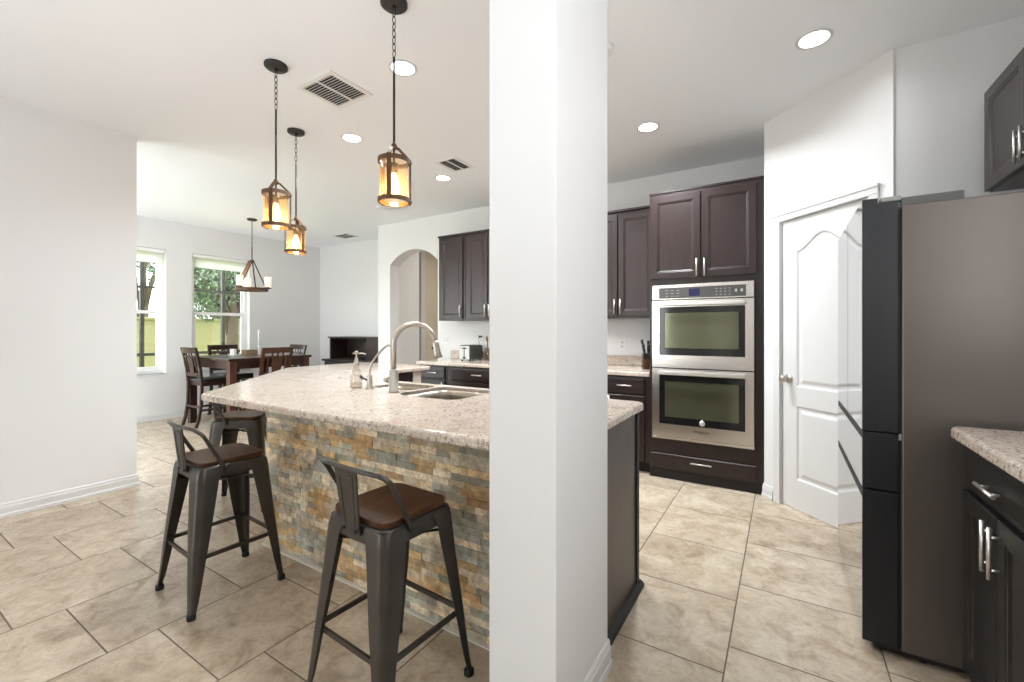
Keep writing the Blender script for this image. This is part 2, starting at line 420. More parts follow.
# near wall on the left, the wall behind the camera, the right-hand wall and the pantry walls
bm = bmn(); box(bm, -4.62, -4.50, -3.4, 1.435, 0, H); struct('wall_left', bm, 'wall')
wall('wall_dining_front', frame((-4.622, .30, 0), (-1, 0, 0)), R4(0, 3.1, 0, H), [R4(.35, 2.65, .05, 2.4)], .12)
wall('wall_back', frame((2.0, -3.4, 0), (-1, 0, 0)), R4(0, 6.62, 0, H), [R4(4.4, 6.0, .05, 2.45)], .12)
bm = bmn(); box(bm, 2.0, 2.12, -3.4, .0, 0, H); struct('wall_right_rear', bm, 'wall')
bm = bmn(); box(bm, 1.18, 1.30, .0, 3.23, 0, H); struct('wall_right', bm, 'wall')
bm = bmn(); box(bm, 1.302, 2.12, .002, .12, 0, H); struct('wall_right_jog', bm, 'wall')
bm = bmn(); box(bm, .53, 1.30, 3.235, 3.35, 0, H); struct('wall_refrigerator', bm, 'wall')
# diagonal pantry wall: from (-.13,3.87) to (.52,3.22)
PD = frame((-.13, 3.87, 0), (1, -1, 0))
DL, DR, DZ = .158, .785, 2.055
wall('wall_pantry', PD, [(0, 0), (DL-.004, 0), (DL-.004, DZ+.004), (DR+.004, DZ+.004), (DR+.004, 0), (.919, 0), (.919, H), (0, H)], [], .11)
bm = bmn(); box(bm, -.13, -.03, 3.96, 4.575, 0, H); struct('wall_pantry_side', bm, 'wall')
# column at the end of the island
bm = bmn(); box(bm, -.81, -.57, 1.165, 1.61, 0, H, .004); struct('wall_column', bm, 'wall', 'square white wall column at the island end')
def basebd(name, path, z=.098):
    """stepped baseboard running along a polyline, projecting to its left side"""
    bm = bmn(); prof = [(0, 0), (.017, 0), (.017, .022), (.013, .028), (.013, z-.028), (.009, z-.018), (.009, z-.008), (.004, z), (0, z)]
    P = [Vector(p) for p in path]; n = len(P); rings = []
    for i in range(n):
        ds = []
        if i: ds.append((P[i]-P[i-1]).normalized())
        if i < n-1: ds.append((P[i+1]-P[i]).normalized())
        ns = [Vector((-d.y, d.x)) for d in ds]; m_ = ns[0]+ns[-1]; q = 1+ns[0].dot(ns[-1]); m_ = m_/max(q, .2)
        rings.append([bm.verts.new((P[i].x+m_.x*a, P[i].y+m_.y*a, b+.0005)) for a, b in prof])
    for a, b in zip(rings, rings[1:]):
        for k in range(len(prof)): bm.faces.new((a[k], a[(k+1) % len(prof)], b[(k+1) % len(prof)], b[k]))
    bm.faces.new(rings[0]); bm.faces.new(rings[-1][::-1]); bmesh.ops.recalc_face_normals(bm, faces=bm.faces[:])
    return struct(name, bm, 'white')
basebd('baseboard_left', [(-4.62, 1.435), (-4.5, 1.435), (-4.5, -3.38)])
basebd('baseboard_window', [(-7.55, 5.205), (-7.55, .31)])
basebd('baseboard_dining', [(-5.225, 5.21), (-7.53, 5.21)])
basebd('baseboard_column', [(-.57, 1.61), (-.57, 1.165), (-.81, 1.165), (-.81, 1.43)][::-1][::-1])
basebd('baseboard_arch', [(AX0, 4.60), (AX0, 4.58), (-5.22, 4.58)])
basebd('baseboard_hall', [(-5.69, 6.0), (-6.9, 6.0)])

# ------------------------------------------------------------------ windows
def window(name, a, b):
    Mx = face_px(-7.55, 0)
    bm = bmn()
    # drywall return is the wall itself; vinyl frame sits 9 cm in
    slab(bm, R4(a+.001, b-.001, WZ0+.001, WZ1-.001), [R4(a+.045, b-.045, WZ0+.05, WZ1-.045)], -.15, -.085, Mx=Mx)
    root = struct(name, bm, 'vinyl')
    zm = 1.53
    bm = bmn(); slab(bm, R4(a+.046, b-.046, zm-.02, WZ1-.046), [R4(a+.075, b-.075, zm+.02, WZ1-.075)], -.145, -.122, Mx=Mx); obj('upper_sash', bm, 'vinyl', root)
    bm = bmn(); slab(bm, R4(a+.046, b-.046, WZ0+.051, zm+.025), [R4(a+.085, b-.085, WZ0+.10, zm-.02)], -.120, -.095, Mx=Mx); obj('lower_sash', bm, 'vinyl', root)
    bm = bmn(); box(bm, a+.07, b-.07, zm+.015, WZ1-.07, -.136, -.132, Mx=Mx); obj('upper_pane', bm, 'pane', root)
    bm = bmn(); box(bm, a+.08, b-.08, WZ0+.095, zm-.015, -.110, -.106, Mx=Mx); obj('lower_pane', bm, 'pane', root)
    bm = bmn(); box(bm, a-.015, b+.015, WZ0-.022, WZ0, -.084, .022, .004, Mx=Mx); obj('window_sill', bm, 'white', root)
    # raised blind stacked behind its valance
    bm = bmn(); box(bm, a+.01, b-.01, WZ1-.048, WZ1-.003, -.060, -.010, .003, Mx=Mx); obj('blind_headrail', bm, 'vinyl', root)
    bm = bmn(); box(bm, a+.015, b-.015, WZ1-.190, WZ1-.049, -.0445, -.0435, Mx=Mx); box(bm, a+.015, b-.015, WZ1-.200, WZ1-.1905, -.049, -.039, .002, Mx=Mx)
    obj('raised_blind', bm, 'blind', root)
window('window_1', *WIN[0]); window('window_2', *WIN[1])
# glass doors behind the camera
bm = bmn()
for x0, x1 in ((-2.402, -3.195), (-3.205, -3.998)):
    slab(bm, R4(2.0-x0, 2.0-x1, .051, 2.449), [R4(2.0-x0+.07, 2.0-x1-.07, .13, 2.38)], -.09, -.04, Mx=frame((2.0, -3.4, 0), (-1, 0, 0)))
w3 = struct('window_3', bm, 'vinyl')
bm = bmn()
for x0, x1 in ((-2.46, -3.14), (-3.26, -3.94)): box(bm, x1, x0, -3.472, -3.466, .12, 2.39)
obj('glass_panes', bm, 'pane', w3)

bm = bmn(); slab(bm, R4(.351, 2.649, .051, 2.399), [R4(.42, 1.46, .13, 2.33), R4(1.54, 2.58, .13, 2.33)], -.09, -.04, Mx=frame((-4.622, .30, 0), (-1, 0, 0)))
w4 = struct('window_4', bm, 'vinyl')
bm = bmn(); box(bm, .41, 2.59, .12, 2.34, -.07, -.065, Mx=frame((-4.622, .30, 0), (-1, 0, 0))); obj('glass_panes', bm, 'pane', w4)

# ------------------------------------------------------------------ pantry door
def pantry():
    t = -.012
    Mx = PD
    up = [(DL+.115, .87), (DR-.115, .87), (DR-.115, 1.83)]
    cx = (DL+DR)/2; hw = (DR-DL)/2-.115
    for i in range(1, 16):
        s = 1-2*i/16; up.append((cx+hw*s, 1.83+.10*(.5+.5*math.cos(PI*s))**1.0))
    up.append((DL+.115, 1.83))
    lo = R4(DL+.115, DR-.115, .215, .74)
    bm = bmn()
    slab(bm, R4(DL, DR, .012, DZ), [up, lo], t-.035, t, Mx=Mx)
    for P in (up, lo): rings_panel(bm, P, [(0, t), (.006, t-.002), (.013, t-.009), (.028, t-.009), (.034, t-.007), (.05, t-.001), (.056, t)], Mx)
    root = struct('door_1', bm, 'white')
    root['label'] = 'white two-panel arch-top pantry door on the angled wall'
    bm = bmn()
    K = Mx @ Matrix.Translation((DL+.055, .925, t)) 
    lathe(bm, [(0, 0), (.032, 0), (.032, .004), (.026, .009), (.012, .012), (.011, .035), (.020, .040), (.027, .052), (.026, .064), (.018, .072), (0, .074)], Mx=K, k=20)
    obj('door_knob', bm, 'nickel', root)
    # casing
    bm = bmn()
    def leg(u0, u1): box(bm, u0, u1, .0, DZ+.06, .0, .014, .003, Mx=Mx); 
    box(bm, DL-.062, DL-.005, 0, DZ+.060, .0005, .014, .003, Mx=Mx); box(bm, DR+.005, DR+.062, 0, DZ+.060, .0005, .014, .003, Mx=Mx)
    box(bm, DL-.062, DR+.062, DZ+.005, DZ+.062, .0005, .016, .003, Mx=Mx)
    box(bm, DL-.066, DR+.066, DZ+.045, DZ+.064, .0005, .022, .003, Mx=Mx)
    struct('trim_pantry_door', bm, 'white')
pantry()
basebd('baseboard_pantry', [(-.13+.09/1.4142, 3.87-.09/1.4142), (-.13, 3.87), (-.13, 3.955)])

# ------------------------------------------------------------------ cabinetry
def door_bm(w, h, Mx, fr=.052, t=.02, drawer=False):
    bm = bmn(); lp = R4(0, w, 0, h)
    if drawer: st = [(0, 0), (0, t-.006), (.004, t-.002), (.018, t)]
    else: st = [(0, 0), (0, t-.003), (.003, t), (fr, t), (fr+.004, t-.003), (fr+.010, t-.004), (fr+.018, t-.010)]
    rings_panel(bm, lp, st, Mx); bm.faces.new([bm.verts.new(xf((p[0], p[1], 0), Mx)) for p in lp][::-1])
    bmesh.ops.recalc_face_normals(bm, faces=bm.faces[:]); return bm
def handle_bm(Mx, u, v, ln, vertical=True, off=.042, r=.006):
    bm = bmn()
    d = Vector((0, 1, 0)) if vertical else Vector((1, 0, 0)); c = Vector((u, v, off))
    tube(bm, [Mx @ (c-d*ln/2), Mx @ (c+d*ln/2)], r, 12)
    for s in (-1, 1):
        q = c+d*(s*(ln/2-.028)); tube(bm, [Mx @ Vector((q.x, q.y, 0.018)), Mx @ Vector((q.x, q.y, off))], r*.8, 8)
    return bm
def add_door(root, Mx, u0, u1, v0, v1, hu=None, hv=None, hl=.145, vert=True, drawer=False, name=None, mt='espresso', fr=.052):
    K = Mx @ Matrix.Translation((u0, v0, .0005))
    d = obj(name or ('drawer' if drawer else 'door'), door_bm(u1-u0, v1-v0, K, drawer=drawer, fr=fr), mt, root, world=True)
    if hu is not None:
        h = obj('handle', handle_bm(K, hu-u0, hv-v0, hl, vert), 'chrome', d, world=True)
    return d
def carcass(root, x0, x1, y0, y1, z0, z1, mt='espresso', bev=.002):
    bm = bmn(); box(bm, x0, x1, y0, y1, z0, z1, bev); return obj('carcass', bm, mt, root, world=True)

# tall oven cabinet
t = thing('oven_cabinet', 'tall espresso cabinet that houses the double wall oven', 'cabinet', (-.56, 4.2, 0))
bm = bmn()
X0, X1, YF = -1.0, -.133, 3.90
box(bm, X0, -.972, YF, 4.575, .09, 2.444, .001); box(bm, -.195, X1, YF, 4.575, .09, 2.444, .001)
box(bm, -.972, -.195, YF, 4.575, .09, .335, .001); box(bm, -.972, -.195, YF, 4.575, 1.66, 2.444, .001); box(bm, -.972, -.195, 4.54, 4.575, .335, 1.66)
obj('carcass', bm, 'espresso', t, world=True)
bm = bmn(); box(bm, X0, X1, YF+.004, 4.575, .0005, .0895); obj('toe_kick', bm, 'toekick', t, world=True)
Mf = face_my(0, YF)
add_door(t, Mf, -.985, -.588, 1.71, 2.415, -.613, 1.79); add_door(t, Mf, -.578, -.183, 1.71, 2.415, -.553, 1.79)
add_door(t, Mf, -.985, -.183, .085, .215, -.58, .17, .16, False, True)
bm = bmn(); box(bm, X0-.004, X1+.002, YF-.008, 4.575, 2.4445, 2.462, .003); obj('top_trim', bm, 'espresso', t, world=True)

# double oven
def oven():
    t = thing('double_wall_oven', 'stainless steel double wall oven built into the tall cabinet', 'oven', (-.585, 4.1, .34))
    x0, x1 = -.970, -.198; YO = 3.875
    bm = bmn(); box(bm, x0+.01, x1-.01, YO+.005, 4.50, .345, 1.65); obj('oven_body', bm, 'black', t, world=True)
    bm = bmn(); box(bm, x0, x1, YO-.004, YO+.022, 1.53, 1.656, .003); cp = obj('control_panel', bm, 'steel', t, world=True)
    bm = bmn(); box(bm, x0+.055, x1-.055, YO-.007, YO-.003, 1.540, 1.630, .002); cg = obj('control_glass', bm, 'panelgray', cp, world=True)
    bm = bmn(); box(bm, -.672, -.588, YO-.009, YO-.006, 1.553, 1.615); obj('clock_display', bm, 'display', cp, world=True)
    def mark(x0_, x1_, z0_, z1_, y_=YO-.0072):
        bm = bmn(); box(bm, x0_, x1_, y_-.001, y_, z0_, z1_); obj('control_button', bm, 'printwhite', cp, world=True)
    for r_ in range(3):
        for c_ in range(4): mark(-.47+c_*.032, -.458+c_*.032, 1.556+r_*.024, 1.560+r_*.024)
        for c_ in range(3): mark(-.86+c_*.045, -.838+c_*.045, 1.556+r_*.024, 1.559+r_*.024)
    for c_ in range(2): mark(-.33+c_*.04, -.315+c_*.04, 1.575, 1.598)
    for c_ in range(5): mark(-.668+c_*.017, -.659+c_*.017, 1.546, 1.549)
    for z0, z1, top in ((.955, 1.522, True), (.372, .945, False)):
        Mx = face_my(0, YO)
        bm = bmn(); slab(bm, R4(x0, x1, z0, z1), [R4(x0+.06, x1-.06, z0+.105, z1-.055)], -.02, .012, Mx=Mx)
        d = obj('oven_door', bm, 'steel', t, world=True)
        bm = bmn(); slab(bm, R4(x0+.06, x1-.06, z0+.105, z1-.055), [R4(x0+.105, x1-.105, z0+.165, z1-.105)], -.012, .008, Mx=Mx); obj('black_glass_border', bm, 'ovenblack', d, world=True)
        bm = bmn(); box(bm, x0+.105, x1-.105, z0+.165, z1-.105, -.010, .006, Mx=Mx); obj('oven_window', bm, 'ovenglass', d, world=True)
        bm = bmn()
        box(bm, x0+.055, x1-.055, z1-.048, z1-.016, .034, .050, .006, Mx=Mx)
        for u in (x0+.075, x1-.075): box(bm, u-.012, u+.012, z1-.044, z1-.020, .010, .040, .003, Mx=Mx)
        obj('handle', bm, 'chrome', d, world=True)
        if not top:
            bm = bmn(); lathe(bm, [(0, .008), (.022, .008), (.022, .0095), (0, .0098)], Mx=face_my(-.57, YO) @ Matrix.Translation((0, z0+.135, 0)), k=20)
            obj('door_badge', bm, 'chrome', d, world=True)
    # maker's lettering on the lower door: raised letters
    tc = bpy.data.curves.new('maker_lettering', 'FONT'); tc.body = 'Whirlpool'; tc.size = .030; tc.extrude = .0006; tc.align_x = 'CENTER'
    o = bpy.data.objects.new('tmp_text', tc); C.objects.link(o); bpy.context.view_layer.update()
    me = bpy.data.meshes.new_from_object(o); bpy.data.objects.remove(o)
    me.transform(Matrix.Translation((-.58+.585, YO-.013-4.1, .425-.34)) @ Matrix.Rotation(PI/2, 4, 'X'))
    me.materials.clear(); me.materials.append(M['iron'])
    o = bpy.data.objects.new('maker_lettering', me); C.objects.link(o); o.parent = t
    bm = bmn(); box(bm, x0-.004, x1+.004, YO-.004, YO+.022, .346, .368, .002); obj('bottom_vent', bm, 'steel', t, world=True)
oven()

# wall cabinets
def upper(label, x0, x1, doors, group='wall cabinets over the back counter'):
    t = thing('wall_cabinet', label, 'cabinet', ((x0+x1)/2, 4.4, 1.394), 0, group)
    carcass(t, x0, x1, 4.26, 4.577, 1.394, 2.44)
    bm = bmn(); box(bm, x0-.002, x1+.002, 4.236, 4.577, 2.4405, 2.462, .003); obj('top_trim', bm, 'espresso', t, world=True)
    for a, b, hu in doors: add_door(t, face_my(0, 4.26), a, b, 1.41, 2.415, hu, 1.505)
upper('narrow single-door espresso wall cabinet beside the arch', -3.735, -3.31, [(-3.70, -3.345, -3.37)])
upper('two-door espresso wall cabinet left of the column', -3.305, -2.60, [(-3.272, -2.975, -3.0), (-2.965, -2.64, -2.94)])
upper('espresso wall cabinet directly left of the oven cabinet', -1.81, -1.006, [(-1.79, -1.405, -1.430), (-1.395, -1.045, -1.370)])

# base cabinets along the back wall
def base(label, x0, x1, units, group='base cabinets under the back counter', mt='espresso'):
    t = thing('base_cabinet', label, 'cabinet', ((x0+x1)/2, 4.2, 0), 0, group)
    carcass(t, x0, x1, 3.93, 4.577, .10, .860, mt)
    bm = bmn(); box(bm, x0, x1, 3.99, 4.577, .0005, .0995); obj('toe_kick', bm, 'toekick', t, world=True)
    Mx = face_my(0, 3.93)
    for a, b, hd in units:
        add_door(t, Mx, a, b, .70, .845, (a+b)/2, .775, .13, False, True, mt=mt)
        add_door(t, Mx, a, b, .115, .685, hd, .60, mt=mt)
base('narrow base cabinet with one drawer at the arch end', -3.735, -3.32, [(-3.70, -3.345, -3.37)])
base('base cabinet with wide drawer left of the column', -3.315, -2.45, [(-3.27, -2.48, -2.52)])
base('base cabinet beside the oven cabinet, under the knife block', -1.81, -1.006, [(-1.79, -1.43, -1.46), (-1.40, -1.05, -1.37)])
def back_counter(label, x0, x1, r0, group='granite back counters'):
    t = thing('granite_countertop', label, 'countertop', ((x0+x1)/2, 4.2, .862), 0)
    bm = bmn(); slab(bm, R4(x0, x1, 3.895, 4.577), [], .862, .900, .010, .005); obj('counter_slab', bm, 'granite', t, world=True)
    bm = bmn(); box(bm, x0+.002, x1-.002, 4.555, 4.577, .9005, 1.005, .003); obj('backsplash', bm, 'granite', t, world=True)
back_counter('granite back counter on the left with the toaster', -3.79, -2.2, 0)
back_counter('granite back counter under the knife block', -1.83, -1.004, 0)

# right-hand run: base cabinet, counter and the cabinet over the refrigerator
t = thing('base_cabinet', 'black base cabinet with paired doors beside the refrigerator', 'cabinet', (.85, 1.6, 0))
carcass(t, .540, 1.175, .75, 2.115, .10, .890, 'blackwood')
bm = bmn(); box(bm, .60, 1.175, .75, 2.115, .0005, .0995); obj('toe_kick', bm, 'toekick', t, world=True)
Mx = face_mx(.540, 0)   # u = -y
YC = 1.812
add_door(t, Mx, -2.095, -YC-.003, .115, .725, -YC-.028, .630, .15, mt='blackwood'); add_door(t, Mx, -YC+.003, -1.53, .115, .725, -YC+.026, .630, .15, mt='blackwood')
add_door(t, Mx, -2.095, -1.53, .745, .878, -1.828, .798, .14, False, True, mt='blackwood')
add_door(t, Mx, -1.51, -.80, .115, .725, mt='blackwood'); add_door(t, Mx, -1.51, -.80, .745, .878, -1.15, .798, .14, False, True, mt='blackwood')
t = thing('granite_countertop', 'granite countertop beside the refrigerator at right', 'countertop', (.85, 1.5, .893))
bm = bmn(); out = [(.494, .75), (1.176, .75), (1.176, 2.14), (.524, 2.14), (.504, 2.132), (.495, 2.112)]
slab(bm, out, [], .893, .933, .014, .006); obj('counter_slab', bm, 'granite', t, world=True)
t = thing('wall_cabinet', 'espresso wall cabinet mounted above the refrigerator', 'cabinet', (1.0, 2.7, 1.948))
carcass(t, .86, 1.175, 2.22, 3.08, 1.948, 2.444)
Mx = face_mx(.86, 0)
add_door(t, Mx, -3.075, -2.648, 1.953, 2.44, -2.668, 2.035, .14); add_door(t, Mx, -2.640, -2.225, 1.953, 2.44, -2.615, 2.035, .14)

# ------------------------------------------------------------------ refrigerator
def fridge():
    t = thing('refrigerator', 'tall dark stainless french-door refrigerator with gray side', 'refrigerator', (.7, 2.68, 0))
    bm = bmn(); box(bm, .384, 1.16, 2.22, 3.135, .035, 1.750, .004); obj('cabinet_body', bm, 'fridgeside', t, world=True)
    def panel(nm, y0, y1, z0, z1, lip=0):
        bm = bmn()
        if z1 > 1.5:
            box(bm, .2645, .372, y0, y1, z0, z1-.019, .0015); box(bm, .2645, .312, y0, y1, z1-.022, z1, .0015)
        else: box(bm, .2645, .372, y0, y1, z0, z1, .0015)
        d = obj(nm, bm, 'fridgeedge', t, world=True)
        bm = bmn(); box(bm, .263, .2645, y0+.002, y1-.002, z0+.002, z1-lip-.002); obj('front_face', bm, 'fridgefront', d, world=True)
        if lip:
            bm = bmn(); box(bm, .2640, .2648, y0+.002, y1-.002, z1-lip, z1-.002); obj('handle_lip', bm, 'slot', d, world=True)
        return d
    panel('door', 2.22, 2.675, .872, 1.787); panel('door', 2.681, 3.138, .872, 1.787)
    panel('flex_drawer', 2.22, 3.138, .645, .866, .024); panel('freezer_drawer', 2.22, 3.138, .040, .638, .028)
    bm = bmn(); box(bm, .3725, .384, 2.232, 3.125, .04, 1.74); obj('door_gasket', bm, 'rubber', t, world=True)
    # hinge covers and raised control housing on top
    bm = bmn()
    vs = [(.385, 1.7505), (.560, 1.7505), (.560, 1.778), (.556, 1.783), (.385, 1.781)]
    a = [bm.verts.new((x, 2.235, z)) for x, z in vs]; b = [bm.verts.new((x, 3.12, z)) for x, z in vs]
    bridge(bm, a, b); bm.faces.new(a); bm.faces.new(b[::-1]); bmesh.ops.recalc_face_normals(bm, faces=bm.faces[:])
    obj('top_housing', bm, 'fridgetop', t, world=True)
    for y in (2.245, 3.11):
        bm = bmn(); box(bm, .320, .384, y-.018, y+.022, 1.770, 1.789, .005)
        obj('hinge_cover', bm, 'hingegray', t, world=True)
    bm = bmn(); box(bm, .375, .383, 2.221, 2.2315, .845, .868); box(bm, .300, .374, 2.226, 2.25, .843, .849); obj('middle_hinge', bm, 'chrome', t, world=True)
    bm = bmn(); box(bm, .30, 1.15, 2.24, 3.12, .012, .036); 
    for x in (.45, 1.1):
        for y in (2.27, 3.09): tube(bm, [(x, y, .0005), (x, y, .02)], .018, 12)
    obj('base_grille', bm, 'black', t, world=True)
fridge()

# ------------------------------------------------------------------ island
OUT = [(-.585, 1.165), (-.585, 2.205), (-2.35, 2.205), (-3.0, 2.855), (-3.0, 3.32), (-4.04, 3.32), (-4.04, 2.425), (-2.78, 1.165)]
def rounded(poly, radii, k=6):
    out = []; n = len(poly)
    for i in range(n):
        p = Vector(poly[i])
        if radii.get(i, .012) == 0: out.append(tuple(p)); continue
        a = (Vector(poly[i-1])-p).normalized(); b = (Vector(poly[(i+1) % n])-p).normalized(); r = radii.get(i, .012)
        ang = a.angle(b); d = r/math.tan(ang/2); c = p+(a+b).normalized()*(r/math.sin(ang/2))
        s, e = p+a*d, p+b*d; vs, ve = s-c, e-c; an = vs.angle(ve)
        cr = vs.x*ve.y-vs.y*ve.x; sg = 1 if cr > 0 else -1
        for j in range(k+1):
            th = sg*an*j/k; out.append((c.x+vs.x*math.cos(th)-vs.y*math.sin(th), c.y+vs.x*math.sin(th)+vs.y*math.cos(th)))
    return out
ring = rounded(OUT, {7: .12, 6: .10, 5: .03, 4: .05, 1: .05})
# leave room for the column that stands through the corner of the top
B1 = rrect(-2.215, -1.865, 1.87, 2.12, .06)
B2 = rrect(-1.835, -1.415, 1.725, 2.12, .07)
ring2 = rounded([(-.585, 1.612), (-.585, 2.205), (-2.35, 2.205), (-3.0, 2.855), (-3.0, 3.32), (-4.04, 3.32), (-4.04, 2.425), (-2.78, 1.165), (-.812, 1.165), (-.812, 1.612)], {7: .12, 6: .10, 5: .03, 4: .05, 1: .05, 0: 0, 8: 0, 9: 0})
t = thing('island_countertop', 'cream speckled granite top of the angled island', 'countertop', (-2, 1.7, .877))
bm = bmn(); slab(bm, ring2, [B1, B2], .877, .915, .013, .006); obj('counter_slab', bm, 'granite', t, world=True)
# body
t = thing('kitchen_island', 'angled island base clad in ledger stone with dark end panel', 'island', (-2, 1.8, 0))
body = [(-.835, 1.47), (-.835, 1.62), (-.64, 1.62), (-.64, 2.17), (-2.36, 2.17), (-3.045, 2.86), (-3.045, 3.09), (-3.70, 3.09), (-3.70, 2.60), (-2.59, 1.49)]
bm = bmn()
for n_, z in ((0, 0),):
    lo = [bm.verts.new((*p, .001)) for p in body]; hi = [bm.verts.new((*p, .8765)) for p in body]; bridge(bm, lo, hi)
    bm.faces.new(lo)
bmesh.ops.recalc_face_normals(bm, faces=bm.faces[:]); obj('cabinet_body', bm, 'espresso', t, world=True)
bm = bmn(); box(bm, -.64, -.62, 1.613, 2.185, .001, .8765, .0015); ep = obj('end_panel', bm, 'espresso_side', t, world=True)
bm = bmn(); box(bm, -.619, -.612, 2.150, 2.187, .022, .875, .001); obj('corner_stile', bm, 'toekick', ep, world=True)
bm = bmn(); prof = [(0, 0), (.030, 0), (.030, .008), (.024, .018), (.012, .026), (0, .030)]
a = [bm.verts.new((-.620+p[0], 1.612, p[1]+.001)) for p in prof]; b = [bm.verts.new((-.620+p[0], 2.20, p[1]+.001)) for p in prof]
bridge(bm, a, b); bm.faces.new(a); bm.faces.new(b[::-1]); bmesh.ops.recalc_face_normals(bm, faces=bm.faces[:]); obj('shoe_moulding', bm, 'toekick', ep, world=True)
bm = bmn(); box(bm, -3.70, -3.035, 3.091, 3.20, .001, .8765, .002); obj('wing_end_panel', bm, 'paneltan', t, world=True)
# ledger stone: split blocks of uneven depth along the three outer faces
PAL = [(.38, .34, .27), (.30, .30, .26), (.48, .41, .31), (.54, .48, .38), (.26, .26, .22), (.42, .34, .23), (.60, .54, .44), (.36, .33, .27), (.44, .40, .33), (.40, .28, .16), (.33, .34, .30), (.50, .41, .27), (.46, .33, .17)]
def ledger():
    bm = bmn(); cols = []
    segs = [((-.812, 1.46), (-2.62, 1.46)), ((-2.62, 1.46), (-3.755, 2.595)), ((-3.755, 2.595), (-3.755, 3.25))]
    for si, (p, q) in enumerate(segs):
        p, q = Vector(p), Vector(q); ln = (q-p).length; d = (q-p)/ln; nrm = Vector((-d.y, d.x))*-1
        if si == 0: nrm = Vector((0, -1))
        if si == 1: nrm = Vector((-1, -1)).normalized()
        if si == 2: nrm = Vector((-1, 0))
        rows = 29; rh = (.8755-.004)/rows; clump = 0
        for r in range(rows):
            s = 0.0; z0 = .004+r*rh
            while s < ln-.002:
                w = random.choice((.055, .07, .085, .10, .125, .155, .19)); e = min(ln, s+w)
                if ln-e < .02: e = ln
                dep = random.uniform(.005, .012)
                col = list(random.choice(PAL)); gld = math.sin(p.x*3+s*4.2+r*.5)+math.sin(s*9.1-r*.31)
                if gld > .95 and random.random() < .5: col = random.choice(([.44, .29, .13], [.36, .24, .13], [.50, .38, .21]))
                if gld < -1.0 and random.random() < .6: col = random.choice(([.25, .265, .235], [.31, .32, .30]))
                k = random.uniform(1.0, 1.75); col = tuple(c_*k for c_ in col)
                a = p+d*s; b = p+d*e; back = -.006
                P = [a+nrm*back, b+nrm*back, b+nrm*(dep+random.uniform(-.002, .002)), a+nrm*dep]
                g = .0006; zt = z0+rh-g; jt = random.uniform(-.002, .002)
                lo = [bm.verts.new((v.x, v.y, z0)) for v in P]; hi = [bm.verts.new((v.x, v.y, zt)) for v in P]
                hi[2].co.x += nrm.x*jt; hi[2].co.y += nrm.y*jt
                for f in ((3, 2, 1, 0),): bm.faces.new([lo[i] for i in f])
                bm.faces.new(hi)
                for i in range(4): bm.faces.new((lo[i], lo[(i+1) % 4], hi[(i+1) % 4], hi[i]))
                cols += [col]*6; s = e
    bmesh.ops.recalc_face_normals(bm, faces=bm.faces[:])
    o = obj('stone_cladding', bm, 'stone', t, world=True); set_rnd(o, cols)
ledger()
bm = bmn(); sweep(bm, [(-.815, 1.440, .003), (-2.628, 1.440, .003), (-3.775, 2.587, .003), (-3.775, 3.24, .003)], rect(.006, .02), smooth=False, up=(0, 0, 1)); obj('caulk_line', bm, 'caulk', t, world=True)

# sink, faucet, filter tap, soap bottle
t = thing('kitchen_sink', 'double-bowl stainless sink set under the island granite', 'sink', (-1.82, 1.95, .70))
def bowl(rc, depth, nm):
    x0, x1, y0, y1, r = rc
    bm = bmn(); lps = []
    for k, (i, z) in enumerate([(.0008, .896), (.003, .896), (.004, .86), (.008, .72), (.012, .876-depth+.02), (.045, .876-depth)]):
        lps.append([bm.verts.new((px, py, z)) for px, py in rrect(x0+i, x1-i, y0+i, y1-i, max(.012, r))])
    for a, b in zip(lps, lps[1:]): bridge(bm, a, b, smooth=True)
    bm.faces.new(lps[-1]); bmesh.ops.recalc_face_normals(bm, faces=bm.faces[:])
    bo = obj(nm, bm, 'sinksteel', t, world=True)
    bm = bmn(); lathe(bm, [(0, .004), (.030, .004), (.042, .006), (.045, .001)], ((x0+x1)/2, (y0+y1)/2+.03, .876-depth), 20); obj('drain', bm, 'chrome', bo, world=True)
bowl((-2.215, -1.865, 1.87, 2.12, .06), .18, 'small_bowl'); bowl((-1.835, -1.415, 1.725, 2.12, .07), .22, 'large_bowl')
FX, FY = -1.91, 1.79
t = thing('pull_down_faucet', 'tall brushed nickel gooseneck faucet at the island sink', 'faucet', (FX, FY, .9155))
bm = bmn(); lathe(bm, [(0, 0), (.030, 0), (.030, .006), (.0265, .008), (.0265, .125), (.0235, .130), (0, .131)]); obj('base_body', bm, 'nickel', t)
dr = Vector((.66, .75, 0)).normalized(); R_ = .118; z1 = .272
pts = [(0, 0, .13), (0, 0, z1)]+[tuple(dr*(R_-R_*math.cos(a))+Vector((0, 0, z1+R_*math.sin(a)))) for a in [PI*i/16*.94 for i in range(1, 17)]]
bm = bmn(); tube(bm, pts, .0150, 14); obj('gooseneck_spout', bm, 'nickel', t)
a1 = PI*.94; e0 = dr*(R_-R_*math.cos(a1))+Vector((0, 0, z1+R_*math.sin(a1))); dn = (dr*math.sin(a1)+Vector((0, 0, math.cos(a1))))
bm = bmn(); sweep(bm, [e0, e0+dn*.02, e0+dn*.075, e0+dn*.105], circ(.0195, 14), scales=[.85, 1.05, 1.15, 1.35]); sp = obj('spray_head', bm, 'nickel', t)
bm = bmn(); tube(bm, [e0+dn*.045-dr*.018, e0+dn*.045-dr*.026], .008, 10); obj('spray_button', bm, 'black', sp)
bm = bmn(); hd = Vector((-.93, .1, 0)).normalized(); tube(bm, [hd*.02+Vector((0, 0, .065)), hd*.055+Vector((0, 0, .065))], .013, 14); tube(bm, [hd*.055+Vector((0, 0, .065)), hd*.075+Vector((0, 0, .065))], .018, 14)
obj('side_lever', bm, 'nickel', t)
